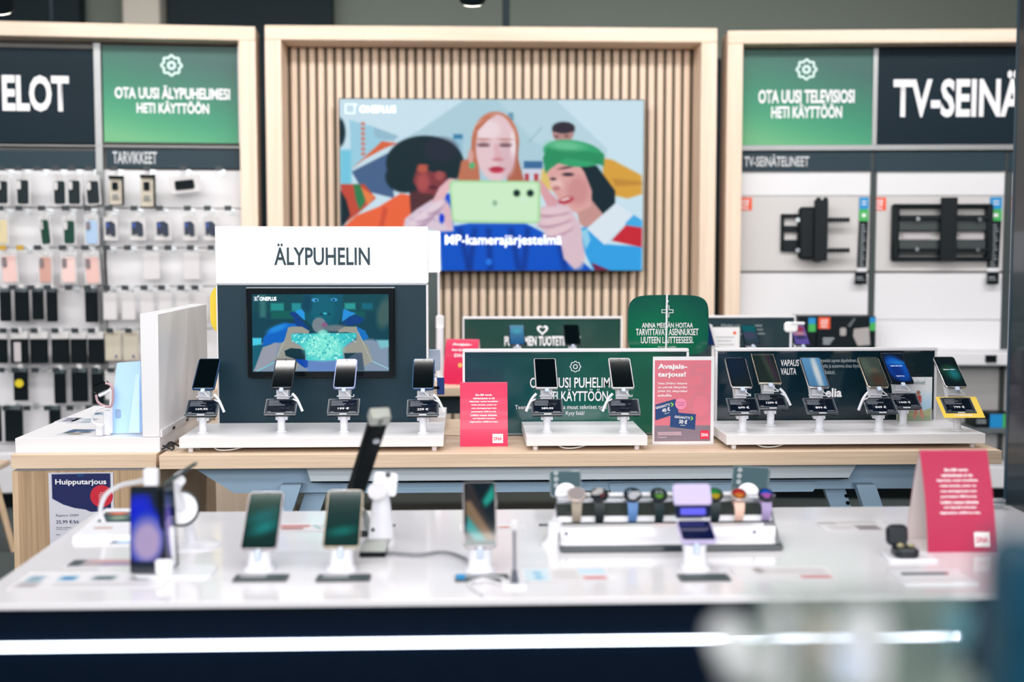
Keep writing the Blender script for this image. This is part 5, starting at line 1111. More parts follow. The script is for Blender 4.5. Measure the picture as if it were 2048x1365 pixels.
# ================================================================= far island
Y2, S2 = 5.79, 6.43
t = thing('far_island_counter', 'second oak topped counter island standing behind the near one', 'counter', (.25, 6.4, 0)); O = off(t)
MB().box(-1.2, 1.72, Y2, 7.05, ZT - .038, ZT, .001).build('worktop_board', OAKX, t, O)
MB().box(-1.1, 1.5, Y2 + .15, Y2 + .16, ZT - .14, ZT - .038).build('steel_apron', M('dark_steel', (60, 84, 98), .4), t, O)
for x, s_ in ((A(638, 987, 5.95)[0], -1), (1.2, 1)):
    m = MB(); w = .036; zq = .78; sl = .3 * s_
    for yq_ in (5.93,):
        m.add([(x - w, yq_, zq), (x + w, yq_, zq), (x + w + sl, yq_, 0), (x - w + sl, yq_, 0), (x - w, yq_ + .04, zq), (x + w, yq_ + .04, zq), (x + w + sl, yq_ + .04, 0), (x - w + sl, yq_ + .04, 0)],
              [(0, 1, 2, 3), (7, 6, 5, 4), (0, 4, 5, 1), (1, 5, 6, 2), (2, 6, 7, 3), (3, 7, 4, 0)])
    m.build('leg', OAKZ, t, O)
x0 = A(412, 990, Y2 + .02)[0]; x1 = A(527, 990, Y2 + .02)[0]
t = thing('oak_side_cabinet', 'pale oak cabinet end seen under the island between the steel legs and the end unit', 'cabinet', ((x0 + x1) / 2, 6.3, 0)); O = off(t)
MB().box(x0 - .2, x1, Y2 + .02, 6.9, .03, ZT - .04, .002).build('carcass', OAKPZ, t, O); MB().box(x0 - .18, x1 - .02, Y2 + .05, 6.85, 0, .03).build('plinth', BLK, t, O)
MB().box(x0, x0 + .004, Y2 + .016, Y2 + .03, .04, ZT - .05).build('panel_joint', M('oak_joint_shadow', (110, 88, 66)), t, O)
# far tower
e = rY(470, 463, 880, 545, S2); t = thing('far_sign_tower', 'second white topped sign tower just showing at the right behind the near tower', 'sign', ((e[0] + e[1]) / 2, S2, ZT)); O = off(t)
MB().box(e[0], e[1], S2, S2 + .10, e[2], e[3], .003).build('light_header', LBOX, t, O); MB().box(e[0], e[1] - .012, S2 + .002, S2 + .098, ZT, e[2] - .004).build('dark_panel', M('slate_panel', (52, 66, 68), .5), t, O); MB().box(e[1] - .012, e[1] - .004, S2, S2 + .1, ZT, e[2]).build('edge_profile', WHM, t, O)
P = Pic(0, 0, 1, 1, 20, 10, (36, 70, 64)); P.rect(-1, .8, 2, 2, (44, 84, 74), .5)
t, q, O = banner(925, 634, 1245, ZT, S2, 'dull green banner with a heart symbol on the far island', P)
a = rY(1009, 673, 1161, 692, S2); lettering('PUHELIMEN TUOTETIEDOT', a[0] - O[0], a[1] - O[0], a[2] - O[2], a[3] - O[2], FR(0, .003, 0), TXW, q, .03)
c = A(1085, 660, S2); hx, hz = c[0] - O[0], c[2] - O[2]; pts = [(hx + .0018 * (16 * math.sin(a) ** 3), hz + .0018 * (13 * math.cos(a) - 5 * math.cos(2 * a) - 2 * math.cos(3 * a) - math.cos(4 * a))) for a in [2 * math.pi * k / 28 for k in range(28)]]
mb = MB(); mb.rings([[(x, y, 0) for x, y in pts], [(hx + (x - hx) * .6, hz + (y - hz) * .6, 0) for x, y in pts]], FR(0, .003, 0), cap=False); mb.build('heart_emblem', TXW, q)
P = Pic(0, 0, 1, 1, 20, 10, (38, 56, 62))
t, q, O = banner(1272, 632, 1592, ZT, S2, 'dark slate banner on the far island right of the green rounded sign', P)
for i, (s, x1_) in enumerate((('Meiltä saat tarpeisiisi', 1524), ('sopivan liittymän', 1526), ('ja puhelimen', 1530))): T4(q, O, s, 1443 if i == 0 else 1480, 649 + i * 8, x1_, 655 + i * 8, S2, TXG, 0, .003)
def far_phone(px, py, Y, label, pic, em, yaw=0, body='dark', w=.078, slab_=False):
    p = A(px, py, Y); stand(p[0], Y - .01, p[2] - .142, 'white stand of the ' + label[:80].replace('at the right end of', 'right on'), None, 1, 0, tagged=False, post=.052 + 0, group='far phone stands')
    return phone(tuple(p), label, body, w, .155, .008, AL, yaw, pic, em, group='far phones', hole=False)
ZF = .948
for px, pic, lab, em in ((1035, grad_pic((120, 180, 215), (40, 110, 170), [(50, 60, 36, 30, (90, 190, 220), 20)]), 'phone with a light blue screen before the heart banner', EM), (1146, None, 'phone with a black screen before the heart banner', EM), (1506, grad_pic((30, 150, 160), (80, 90, 110), [(50, 40, 60, 30, (0, 150, 160), 20), (40, 110, 50, 40, (110, 110, 150), 40)]), 'phone with a teal and grey screen before the slate banner', EMD), (1606, grad_pic((150, 120, 200), (110, 90, 190), [(60, 40, 30, 30, (190, 60, 90), 30), (50, 90, 40, 20, (230, 160, 170), 20), (50, 130, 40, 20, (60, 60, 110), 20)]), "phone with a violet screen at the right end of the far island", EM)):
    far_phone(px, 690, 6.06, lab, pic, em)
for x0_, x1_ in ((985, 1180), (1405, 1650)):
    a = A(x0_, 740, 6.0)[0]; b = A(x1_, 740, 6.0)[0]
    tray(0, 0, 0, 0, 5.92, 6.35, ['white phone tray on the far island before the heart banner', 'white phone tray on the far island before the slate banner'][x0_ > 1200], x0=a, x1=b)
e = rY(1424, 655, 1479, 696, 6.0); t = thing('info_card', 'white upright information card on the far island beside the teal screened phone', 'card', ((e[0] + e[1]) / 2, 6.0, .949)); w = e[1] - e[0]; h = e[3] - .949
MB().box(-w / 2, w / 2, 0, .003, 0, h).build('sheet', WH, t); m = MB()
for i in range(4): m.box(-w * .35, w * (.3 - .1 * (i % 2)), -.001, 0, h - .05 - i * .018, h - .046 - i * .018)
m.build('fine_print', TXG, t); MB().slab(.014, .014, .001, .002, .0002, FR(w * .32, -.0005, h - .035)).build('orange_mark', ORG, t)
a = [A(1412, 648, 5.98), A(1418, 648, 5.98), A(1431, 692, 5.98), A(1412, 690, 5.98)]
t = thing('smartphone', 'navy screened phone leaning beside the green rounded sign', 'phone', tuple(a[3]), (0, 0, 0), 'far phones'); MB().rings([[tuple(v) for v in a], [tuple(v + Vector((0, .008, 0))) for v in a]]).build('body', M('navy_screen', (0, 40, 90), .2), t, off(t))
b = [A(1419, 648, 5.97), A(1424, 650, 5.97), A(1437, 694, 5.97), A(1431, 693, 5.97)]; MB().rings([[tuple(v) for v in b], [tuple(v + Vector((0, .008, 0))) for v in b]]).build('edge', WHM, t, off(t))
p = A(1583, 656, 6.0); t = thing('earbud_case', 'white rounded case held up beside the violet screened phone', 'gadget', tuple(p)); MB().slab(.066, .05, .02, .016, .006, FR(0, 0, -.022)).build('case', M('glossy_white', (245, 247, 250), .2), t); MB().slab(.07, .014, .014, .006, .003, FR(.03, -.002, .014)).build('arm', WHP, t); MB().cyl((.0, .01, -.02), (.0, .01, -(p[2] - .949)), .006).build('stem', WHP, t)
p = A(880, 690, 6.16); t = thing('phone_stand', 'white stand column between the towers and the far crimson card', 'stand', (p[0], 6.16, ZT)); MB().lathe([(0, 0), (.05, 0), (.05, .008), (.022, .015), (.018, .26), (0, .26)]).build('column', WHP, t); MB().slab(.04, .07, .02, .01, .004, FR(-.0, 0, .25)).build('head', WHM, t)

p = A(3, 1064, 6.4); t = thing('stool_leg', 'sliver of a light wooden furniture leg cut by the left picture edge', 'furniture', (p[0] - .06, 6.4, 0))
MB().cyl((.12, 0, 0), (.02, 0, .42), .016, .02).build('leg', OAKZ, t); MB().cyl((-.30, 0, 0), (-.2, 0, .42), .016, .02).build('leg', OAKZ, t); MB().box(-.24, .06, -.12, .16, .42, .45, .006).build('seat', OAKX, t)
# ================================================================= white counter in front
TX0, TX1, TY0, TY1 = -.898, 1.60, 2.238, 3.03
ZW = .90
t = thing('white_counter', 'large white foreground counter with a glowing light strip along its dark blue body', 'counter', (.3, 2.6, 0)); O = off(t)
MB().box(TX0, TX1, TY0, TY1, ZW - .013, ZW, .002).build('worktop', WTAB, t, O)
zl_ = A(1000, 1286, 2.262)[2]
MB().box(TX0 + .03, 1.2, 2.27, 2.95, .08, ZW - .013).build('body_panel', NAVY, t, O)
MB().box(TX0 + .06, 1.15, 2.30, 2.9, 0, .08).build('plinth', BLK, t, O)
xs1 = A(1925, 1281, 2.262)[0]
MB().box(TX0 + .035, xs1, 2.262, 2.271, zl_ - .0095, zl_ + .0095, .003).build('light_strip', LED, t, O)
# dark pillar on the right
t = thing('dark_pillar', 'tall dark glossy display pillar at the right edge of the picture', 'pillar', (1.55, 2.9, ZW)); O = off(t)
PIL = M('pillar_paint', (8, 34, 46), .3, coat=.3)
xp = A(2013, 1020, 3.04)[0]
MB().box(xp, 1.95, 2.55, 3.06, ZW + .001, 3.6, .004).build('casing', PIL, t, O)
MB().box(xp - .001, xp + .004, 3.045, 3.058, ZW + .004, 3.5).build('edge_trim', M('dark_blue_trim', (20, 60, 80), .3), t, O)
e = A(1995, 1012, 2.98); 
t = thing('chrome_bracket', 'small silver bracket stub between the crimson card and the dark pillar', 'bracket', (e[0], 2.98, ZW)); MB().box(-.02, .022, 0, .02, .008, .016, .002).box(-.02, .022, 0, .02, .019, .026, .002).box(-.02, .022, .01, .02, 0, .02).build('body', SIL, t)

# ---- phones on white posts
def tpost(px, py, hw_, top_py, label, w=.05):
    """short white column carrying a phone on the white counter; foot centre at px,py"""
    p = Zp(px, py, ZW); tp = A(px, top_py, p[1])[2] - ZW
    t = thing('phone_stand', label, 'stand', (p[0], p[1], ZW), group='white columns on the white counter')
    MB().slab(w * 1.15, w * 1.1, .004, .02, .001, Matrix.Translation((0, 0, .004)), y0=-w * .5, n=6).build('base_plate', WHP, t)
    m = MB(); rg = []
    for z, k in ((.004, 1.0), (.01, .92), (tp * .6, .88), (tp - .002, .96)):
        rg.append([(w / 2 * k * math.cos(2 * math.pi * i / 20), w / 2.4 * k * math.sin(2 * math.pi * i / 20) + .01 * z / tp, z) for i in range(20)])
    m.rings(rg, None, True); m.build('column', WHP, t)
    MB().box(-.006, .006, -.022, -.008, tp - .02, tp + .004, .003).build('clip', MATS['translucent_clip'], t)
    Mh = Matrix.Translation((0, .0, tp + .002)) @ Matrix.Rotation(math.radians(34), 4, 'X')
    MB().lathe([(0, -.018), (.02, -.018), (.028, -.01), (0, -.0098)], Mh @ Matrix.Translation((0, .07, 0))).build('head', WHP, t)
    m = MB(); m.rings([[(-.016, 0, tp - .02), (.016, 0, tp - .02), (.016, .03, tp - .02), (-.016, .03, tp - .02)], [(-.014, .05, tp + .03), (.014, .05, tp + .03), (.014, .066, tp + .024), (-.014, .066, tp + .024)]]); m.build('neck', WHP, t)
    return t, p, tp
gk = (4, 62, 52)
ph = [(519, 1140, 1100, 'dark green screened phone on the left white column', 'white column under the left green screened phone', grad_pic((30, 84, 66), (0, 50, 44), [(50, 90, 50, 24, (20, 120, 120), 30, -20), (60, 130, 40, 20, (20, 150, 150), 26, -24)]), 'silver', .072, .150),
      (683, 1138, 1096, 'green screened phone in the clear case on the second white column', 'white column under the second green screened phone', grad_pic((6, 60, 56), (4, 60, 52), [(50, 150, 40, 16, (10, 130, 120), 20, -10)]), 'gold', .074, .150),
      (960, 1142, 1096, 'phone showing diagonal teal and gold stripes on the third white column', 'white column under the phone with diagonal stripes', None, 'silver', .068, .158)]
for k, (px, py, tpy, lab, slab_, pic, bd, w, h) in enumerate(ph):
    t, p, tp = tpost(px, py, 0, tpy, slab_, .052)
    if k == 2:
        pic = Pic(0, 0, 100, 200, 26, 46, (6, 22, 34)); pic.poly([(0, -10), (20, -10), (110, 190), (90, 210), (0, 60)], (60, 50, 50), 16); pic.poly([(0, 60), (20, 60), (100, 180), (90, 210), (60, 210), (0, 100)], (190, 150, 110), 12, .8)
        pic.poly([(10, 110), (90, 210), (50, 210), (0, 150)], (60, 190, 190), 14); pic.poly([(60, 60), (100, 0), (104, 50), (70, 80)], (40, 190, 170), 14); pic.rect(0, 186, 100, 204, (0, 90, 90), 8)
    al = 38 if k < 2 else 44
    phone((p[0], p[1] - .012, ZW + tp + .004), lab, bd, w, h, .010, al, 0, pic, EM, group='phones on the white counter')
    # price tag lying before the column
    q = Zp(px + (3, 4, 4)[k], 1159, ZW); tg = thing('price_tag', ['flat dark price tag before the left green screened phone', 'flat dark price tag before the second green screened phone', 'flat price tag with a blue tab before the striped phone'][k], 'price tag', (q[0], q[1], ZW), group='flat price tags')
    MB().slab(.104, .044, .004, .003, .001, Matrix.Translation((0, 0, .0045)), y0=-.022).build('frame', M('tag_dark_frame', (52, 62, 66), .3), tg); MB().slab(.09, .032, .002, .001, .0004, Matrix.Translation((0, 0, .0054)), y0=-.016).build('display', M('tag_slate', (50, 68, 74), .5), tg)
    m = MB()
    for i in range(3): m.box(-.04, .01, .009 - i * .008, .011 - i * .008, .0053, .0057)
    m.build('fine_print', TGI, tg)
    if k == 2: MB().box(-.050, -.032, -.018, .018, .0052, .0058).build('blue_tab', SKY, tg)
# flip phone in purple
t, p, tp = tpost(1390, 1136, 0, 1088, 'white column under the purple flip phone', .052)
c = A(1399, 1082, p[1] - .01)
t = thing('flip_phone', 'lavender flip phone standing half folded on the fourth white column', 'phone', (c[0], c[1], c[2]))
LAV = M('lavender_shell', (192, 182, 222), .3, coat=.3)
Mb = Matrix.Rotation(math.radians(20), 4, 'X')
MB().slab(.072, .075, .009, .010, .001, Mb).build('lower_half', LAV, t)
MB().slab(.066, .07, .0008, .007, .0002, Mb, y0=.003, z1=.0006).build('lower_screen', mat := M('flip_screen', (10, 20, 60), .05, coat=.5), t)
Mu = Mb @ Matrix.Translation((0, .078, .004)) @ Matrix.Rotation(math.radians(62), 4, 'X')
MB().slab(.072, .026, .008, .004, .001, Mu).build('cover_display', mat, t)
MB().slab(.052, .014, .0005, .002, .0001, Mu, y0=.006, z1=.0005).build('screen_glow', M('flip_glow', (60, 60, 190), .3, emis=.5), t)
Mv = Mu @ Matrix.Translation((0, .027, .004)) @ Matrix.Rotation(math.radians(-24), 4, 'X')
MB().slab(.078, .046, .009, .008, .001, Mv).build('upper_half', LAV, t)
q = Zp(1408, 1158, ZW); tg = thing('price_tag', 'flat dark price tag before the purple flip phone', 'price tag', (q[0], q[1], ZW), group='flat price tags')
MB().slab(.098, .044, .004, .003, .001, Matrix.Translation((0, 0, .0045)), y0=-.022).build('frame', MATS['tag_dark_frame'], tg); MB().slab(.084, .032, .002, .001, .0004, Matrix.Translation((0, 0, .0054)), y0=-.016).build('display', MATS['tag_slate'], tg)
# book fold phone at the left
p0 = A(294, 1122, 2.42); zb_ = ZW + .006
t = thing('foldable_phone', 'tall foldable phone with a blue sphere on its screen, leftmost on the white counter', 'phone', (p0[0], 2.42, zb_))
e = rY(258, 975, 330, 1124, 2.42, t); w, h = e[1] - e[0], e[3]
P = Pic(0, 0, 100, 200, 44, 80, (0, 6, 18)); P.ell(34, 96, 74, 84, (0, 20, 200), 30, 20); P.ell(24, 60, 40, 40, (0, 30, 250), 40); P.ell(48, 118, 54, 62, (60, 80, 235), 20, 10); P.ell(50, 128, 46, 50, (214, 190, 240), 30, 10); P.rect(-10, -10, 110, 12, (2, 14, 26), 8); P.ell(96, 20, 30, 40, (2, 14, 30), 20); P.rect(-10, 176, 110, 210, (4, 20, 50), 8)
Mx = Matrix.Translation((0, 0, 0)) @ Matrix.Rotation(math.radians(86), 4, 'X')
MB().slab(w, h, .007, .005, .001, Mx).build('front_half', M('black_metal', (8, 18, 26), .3, metal=.3), t)
P.build('screen', -w / 2 + .002, w / 2 - .002, .003, h - .003, Mx @ Matrix.Translation((0, 0, .0006)), EM, t)
Mr = Matrix.Translation((w / 2 + .002, .004, 0)) @ Matrix.Rotation(math.radians(80), 4, 'Z') @ Matrix.Rotation(math.radians(87), 4, 'X') @ Matrix.Translation((w / 2, 0, 0))
MB().slab(w, h - .002, .007, .005, .001, Mr).build('rear_half', MATS['black_metal'], t)
P2 = Pic(0, 0, 100, 200, 20, 40, (4, 14, 40)); P2.ell(40, 100, 34, 70, (60, 60, 190), 30); P2.ell(40, 110, 14, 50, (190, 150, 220), 18)
P2.build('second_screen', -w / 2 + .003, w / 2 - .003, .003, h - .005, Mr @ Matrix.Translation((0, 0, .0006)), EM, t)
t2 = thing('phone_stand', 'white wedge stand holding the blue foldable phone', 'stand', (p0[0] + .03, 2.44, ZW), group='white columns on the white counter')
MB().slab(.15, .09, .005, .02, .001, Matrix.Translation((.02, .0, .005)), y0=-.04).build('base_plate', WHP, t2)
MB().box(-.012, .022, -.035, -.024, .005, .036, .004).build('front_grip', WHP, t2); MB().box(-.014, .014, .012, .04, .004, .09, .006).build('column', WHP, t2)
for k, (x, y, z) in enumerate(((324, 1080, 0), (330, 1098, 0), (322, 1112, 0))):
    pass
# ---- away facing holders: plate, ring head and neck
def away(px_h, py_h, Y, foot_py, label, plabel, pw=.072, phh=.075, tilt=50, yaw=0, col='slate', foot_px=None, plate=True):
    c = A(px_h, py_h, Y); f = Zp(foot_px or px_h, foot_py, ZW); Y0 = f[1]
    t = thing('phone_stand', label, 'stand', (f[0], f[1], ZW), group='white stands facing away')
    MB().lathe([(0, 0), (.032, 0), (.032, .004), (.022, .010), (.017, .02), (.015, c[2] - ZW - .03), (0, c[2] - ZW - .03)]).build('column', WHP, t)
    Mh = Matrix.Translation((c[0] - f[0], c[1] - f[1], c[2] - ZW)) @ Matrix.Rotation(math.radians(yaw), 4, 'Z') @ Matrix.Rotation(math.radians(tilt), 4, 'X')
    MB().lathe([(0, -.018), (.018, -.016), (.026, -.004), (.026, .002), (.020, .005), (0, .005)], Mh @ Matrix.Translation((0, -.016, 0)), 24).build('ring_head', WHP, t)
    m = MB(); m.tube([(0, 0, c[2] - ZW - .045), ((c[0] - f[0]) * .6, (c[1] - f[1]) * .6, c[2] - ZW - .02), (c[0] - f[0], c[1] - f[1] + .004, c[2] - ZW - .006)], .013, 10); m.build('neck', WHP, t)
    if plate:
        t2 = thing('smartphone', plabel, 'phone', (c[0], c[1], c[2]), group='phones seen from behind')
        Mq = Matrix.Rotation(math.radians(yaw), 4, 'Z') @ Matrix.Rotation(math.radians(tilt), 4, 'X') @ Matrix.Translation((0, 0, -.011))
        MB().slab(pw, phh, .008, .008, .001, Mq, y0=-.02).build('body', M('slate_phone_back', (104, 120, 126), .2, coat=.5), t2)
        MB().slab(pw - .006, phh - .006, .001, .006, .0002, Mq, y0=-.017, z1=.0008).build('back_glass', M('slate_glass', (70, 92, 100), .08, coat=.8), t2)
        for i in range(3): MB().lathe([(0, 0), (.006, 0), (.006, .002), (0, .002)], Mq @ Matrix.Translation((-pw * .3, phh * .58 - i * .015, .001)), 14).build('camera_lens', M('lens_grey', (150, 160, 165), .1), t2)
    return t
away(1132, 975, 2.88, 1092, 'white ring headed stand left of the watch rack facing away', 'slate phone facing away at the left end of the watch rack', pw=.074, phh=.062, tilt=68, foot_px=1110)
away(1497, 975, 2.90, 1040, 'white ring headed stand right behind the watch rack facing away', 'slate phone facing away behind the peach strapped watch', pw=.088, phh=.076, tilt=62, yaw=-24, foot_px=1520)
# left: white disc stand with black rim
t = thing('phone_stand', 'white round headed stand with a dark rim beside the blue foldable phone', 'stand', tuple(Zp(385, 1092, ZW)), group='white stands facing away'); O = off(t); Yd = O[1]
c = A(362, 1018, Yd - .05); cc = (c[0] - O[0], c[1] - O[1], c[2] - O[2])
MB().lathe([(0, 0), (.06, 0), (.06, .004), (.02, .010), (0, .010)], None, 28).build('base_plate', WHP, t)
MB().tube([(0, 0, .008), (-.005, -.01, cc[2] * .45), (cc[0] + .012, cc[1] + .02, cc[2] * .8), (cc[0], cc[1] + .01, cc[2])], .011, 10).build('column', WHP, t)
MB().lathe([(0, -.02), (.026, -.016), (.034, -.004), (.034, .006), (0, .006)], face(*cc, 70, 10), 26).build('head', WHP, t)
MB().rings([[(r_ * math.cos(2 * math.pi * i / 26), r_ * math.sin(2 * math.pi * i / 26), z_) for i in range(26)] for r_, z_ in ((.0345, -.008), (.0385, -.004), (.0385, .005), (.0345, .008))], face(*cc, 70, 10), cap=False).build('dark_rim', M('dark_rim', (50, 62, 66), .4), t)
a = A(330, 960, Yd - .08); MB().tube([cc, (cc[0] - .01, cc[1] - .01, cc[2] + .04), (a[0] - O[0] + .03, a[1] - O[1], a[2] - O[2] + .0)], .013, 10).build('arm', WHP, t)
p1 = A(330, 968, 2.56); p2 = A(394, 926, 2.62); t = thing('stylus_pen', 'dark thin stylus leaning up to the right above the white round headed stand', 'stylus', tuple(p1)); d = p2 - p1
MB().cyl((0, 0, 0), tuple(d * .93), .005, .004).build('barrel', M('stylus_dark', (44, 58, 58), .35), t); MB().cyl(tuple(d * .93), tuple(d), .004, .002).build('tip', M('stylus_grey', (90, 100, 100)), t); MB().cyl(tuple(d * .3 + Vector((0, -.004, .004))), tuple(d * .55 + Vector((0, -.004, .004))), .002).build('pocket_clip', SIL, t)
t = thing('cable', 'thick white security cable arching over the poster at the left', 'cable', tuple(Zp(203, 1050, ZW)));
pts = [A(208, 1052, 2.78), A(201, 1020, 2.77), A(212, 990, 2.75), A(240, 972, 2.72), A(272, 965, 2.66), A(300, 958, 2.6)]; pts[0].z = ZW + .03
MB().tube(pts, .005, 8).build('sheath', WHP, t, off(t)); MB().slab(.03, .04, .02, .006, .003, face(pts[-1][0], pts[-1][1], pts[-1][2] - .02)).build('plug', WHP, t, off(t))
# ---- tall white scanner style stand and black arm
t = thing('tall_stand', 'tall white moulded stand with a tilted square head behind the grey foot block', 'stand', tuple(Zp(760, 1078, ZW))); O = off(t); Ys = O[1]
def lo(px, py, Y): return V(px, py, Y, t)
rg = []
for y, xa, xb in ((1078, 735, 788), (1060, 738, 786), (1020, 742, 782), (990, 746, 778), (968, 744, 776)):
    a = lo(xa, y, Ys); b = lo(xb, y, Ys); cx_ = (a[0] + b[0]) / 2; w = (b[0] - a[0]) / 2; z = max(a[2], 0) ; rg.append([(cx_ + w * math.cos(2 * math.pi * i / 18), .022 * math.sin(2 * math.pi * i / 18) + z * .1, z) for i in range(18)])
MB().rings(rg, None, True).build('column', WHP, t)
a = lo(745, 994, Ys - .02); b = lo(788, 947, Ys - .02)
MB().slab(b[0] - a[0] + .006, b[2] - a[2], .016, .008, .003, face((a[0] + b[0]) / 2, -.012, a[2], 80, 0, -6)).build('head_plate', WHP, t)
MB().lathe([(0, 0), (.021, 0), (.021, .006), (0, .006)], face(*lo(755, 985, Ys - .03), 50), 22).build('ring', M('ring_grey_white', (214, 214, 220), .3), t)
a = lo(776, 950, Ys - .03); MB().lathe([(0, 0), (.006, 0), (.006, .004), (0, .004)], face(*a)).build('glint_button', CHR, t)
a = lo(746, 1060, Ys - .03); MB().lathe([(0, 0), (.004, 0), (.004, .003), (0, .003)], face(*a)).build('port_hole', BLK, t)
t = thing('foot_block', 'grey wedge block with a dark base in front of the tall white stand', 'block', tuple(Zp(745, 1116, ZW))); O = off(t)
w = A(772, 1116, O[1])[0] - A(720, 1116, O[1])[0]; zt2 = A(745, 1080, O[1] + .08)[2] - ZW
m = MB(); m.rings([[(-w / 2, 0, .012), (w / 2, 0, .012), (w / 2 + .004, .09, .012), (-w / 2 + .006, .09, .012)], [(-w / 2 + .004, .006, .03), (w / 2 + .002, .006, .03), (w / 2 + .006, .09, zt2), (-w / 2 + .006, .09, zt2)]]).build('wedge', M('wedge_grey', (150, 156, 152), .3), t)
MB().box(-w / 2, w / 2, -.001, .09, 0, .012, .002).build('dark_base', BLK, t)
pb = A(703, 1010, 2.86); pt = A(756, 842, 2.62)
t = thing('black_arm', 'tilted black arm with a worn metallic tip rising over the light blue steel frame', 'arm', (pb[0], pb[1], ZW)); O = Vector(off(t)); d = pt - pb; L_ = d.length
Mx = Matrix.Translation(pb - O) @ d.to_track_quat('Z', 'Y').to_matrix().to_4x4()
MB().box(-.019, .019, -.013, .013, -.04, L_, .004, Mx).build('arm_body', M('arm_black', (0, 8, 14), .6, spec=.1), t)
MB().box(-.022, .022, -.014, .014, L_, L_ + .030, .003, Mx).build('metal_tip', M('worn_metal', (172, 176, 170), .3, metal=.5), t)
MB().box(-.005, .005, -.0165, -.013, L_ + .003, L_ + .026, .001, Mx).build('tip_groove', M('groove_grey', (110, 118, 116)), t)
MB().lathe([(0, 0), (.008, 0), (.008, .004), (0, .004)], Mx @ Matrix.Translation((.004, -.013, L_ - .055)) @ UP, 16).build('screw', SIL, t)
MB().tube([tuple(Mx @ Vector((.02, 0, -.02))), tuple(Mx @ Vector((.04, .0, -.05))), (Zp(742, 1070, ZW) - O)[:]], .008, 8).build('lower_rod', M('rod_grey', (120, 130, 130), .3), t)
MB().slab(.05, .05, .004, .004, .001, Matrix.Translation((Zp(725, 1070, ZW)[0] - O[0], Zp(725, 1070, ZW)[1] - O[1], .004)), y0=-.025).build('foot_plate', BLK, t)
t = thing('cable', 'grey cable running right from the grey wedge block', 'cable', tuple(Zp(775, 1106, ZW))); MB().tube([Zp(x, y, ZW + .006) for x, y in ((772, 1106), (800, 1108), (840, 1110), (880, 1105), (905, 1108), (930, 1118), (945, 1128))], .0035, 8).build('sheath', M('grey_cable', (120, 122, 130), .4), t, off(t))
# ---- thin pole with white base
q = Zp(1029, 1172, ZW); t = thing('thin_pole_stand', 'slim grey pole on a small white foot between the striped phone and the printed sheets', 'stand', tuple(q)); zt3 = A(1029, 1060, q[1])[2] - ZW
MB().cyl((0, 0, 0), (0, .01, zt3), .0032).build('pole', M('pole_grey', (120, 124, 140), .3), t); MB().slab(.05, .05, .006, .006, .002, Matrix.Translation((0, 0, .006)), y0=-.025).build('foot', WHP, t); MB().slab(.016, .018, .012, .004, .002, face(0, .006, zt3 - .004)).build('tip', WHM, t); MB().cyl((0, 0, .006), (0, .002, .03), .008, .005).build('collar', M('pole_dark', (80, 84, 100)), t)
for k, pts in enumerate((((1010, 1160), (985, 1156), (960, 1160), (938, 1168), (950, 1180), (970, 1192)), ((1000, 1170), (975, 1162), (950, 1166)))):
    pp = [Zp(x, y, ZW + .004) for x, y in pts]; t = thing('cable', ['white cable looping left from the slim pole foot', 'short white cable beside the looping one at the slim pole foot'][k], 'cable', tuple(pp[0])); MB().tube(pp, .003, 8).build('sheath', WHM, t, off(t))
# ---- watch rack
yR = 2.63; a = Zp(1121, 1107, ZW); b = Zp(1567, 1104, ZW); x0, x1 = a[0], b[0]; xm = (x0 + x1) / 2; W2 = (x1 - x0) / 2
t = thing('watch_rack', 'long watch rack with black front bar clear plate and white rail', 'display rack', (xm, a[1], ZW)); O = off(t)
D = .17
MB().box(-W2, W2, 0, .012, .001, .014, .002).build('front_bar', M('rack_black', (0, 34, 44), .2, coat=.4), t)
MB().box(-W2 + .004, W2 - .004, .012, D, .001, .006).build('base_plate', M('rack_base_white', (222, 222, 228), .15, coat=.4), t)
zr = A(1340, 1043, O[1] + .09)[2] - ZW; zr2 = A(1340, 1004, O[1] + .12)[2] - ZW
for s in (-1, 1): MB().rings([[(s * W2 - .002, .0, .006), (s * W2 - .002, D, .006), (s * W2 - .002, .13, zr2 + .012), (s * W2 - .002, .085, zr)], [(s * W2 + .002, .0, .006), (s * W2 + .002, D, .006), (s * W2 + .002, .13, zr2 + .012), (s * W2 + .002, .085, zr)]]).build('side_plate', M('smoked_side', (60, 74, 80), .1, alpha=.5), t)
MB().box(-W2, W2, .084, .090, zr - .004, zr, .001).build('black_edge', MATS['rack_black'], t)
MB().rings([[(-W2, .088, zr - .002), (-W2, .10, zr + .010), (-W2, .104, zr + .008), (-W2, .092, zr - .004)], [(W2, .088, zr - .002), (W2, .10, zr + .010), (W2, .104, zr + .008), (W2, .092, zr - .004)]]).build('white_rail', WHP, t)
MB().rings([[(-W2, .10, zr + .010), (-W2, .125, zr2 - .004), (-W2, .130, zr2 - .006), (-W2, .104, zr + .008)], [(W2, .10, zr + .010), (W2, .125, zr2 - .004), (W2, .130, zr2 - .006), (W2, .104, zr + .008)]]).build('dark_shelf', M('rack_smoked', (56, 62, 60), .08, coat=.6), t)
MB().box(-W2, W2, .124, .134, zr2 - .004, zr2 + .006, .003).build('rear_rail', SIL, t); MB().cyl((-W2, .14, zr2 + .012), (W2, .14, zr2 + .012), .005).build('rear_rod', WHP, t)
MB().box(-W2 + .004, W2 - .004, .05, .054, .006, zr - .004).build('front_plate', M('rack_front_white', (232, 232, 238), .12, coat=.5), t)
for x in (-W2 + .016, W2 - .05): MB().lathe([(0, 0), (.0035, 0), (.0035, .001), (0, .001)], FR(x, .0495, .03)).build('port_hole', M('port_blue', (50, 60, 110)), t)
for x in (-.12, .02): MB().box(x, x + .05, .03, .0302, .008, .009).build('sheet_edge', M('print_sky', (190, 220, 240)), t)
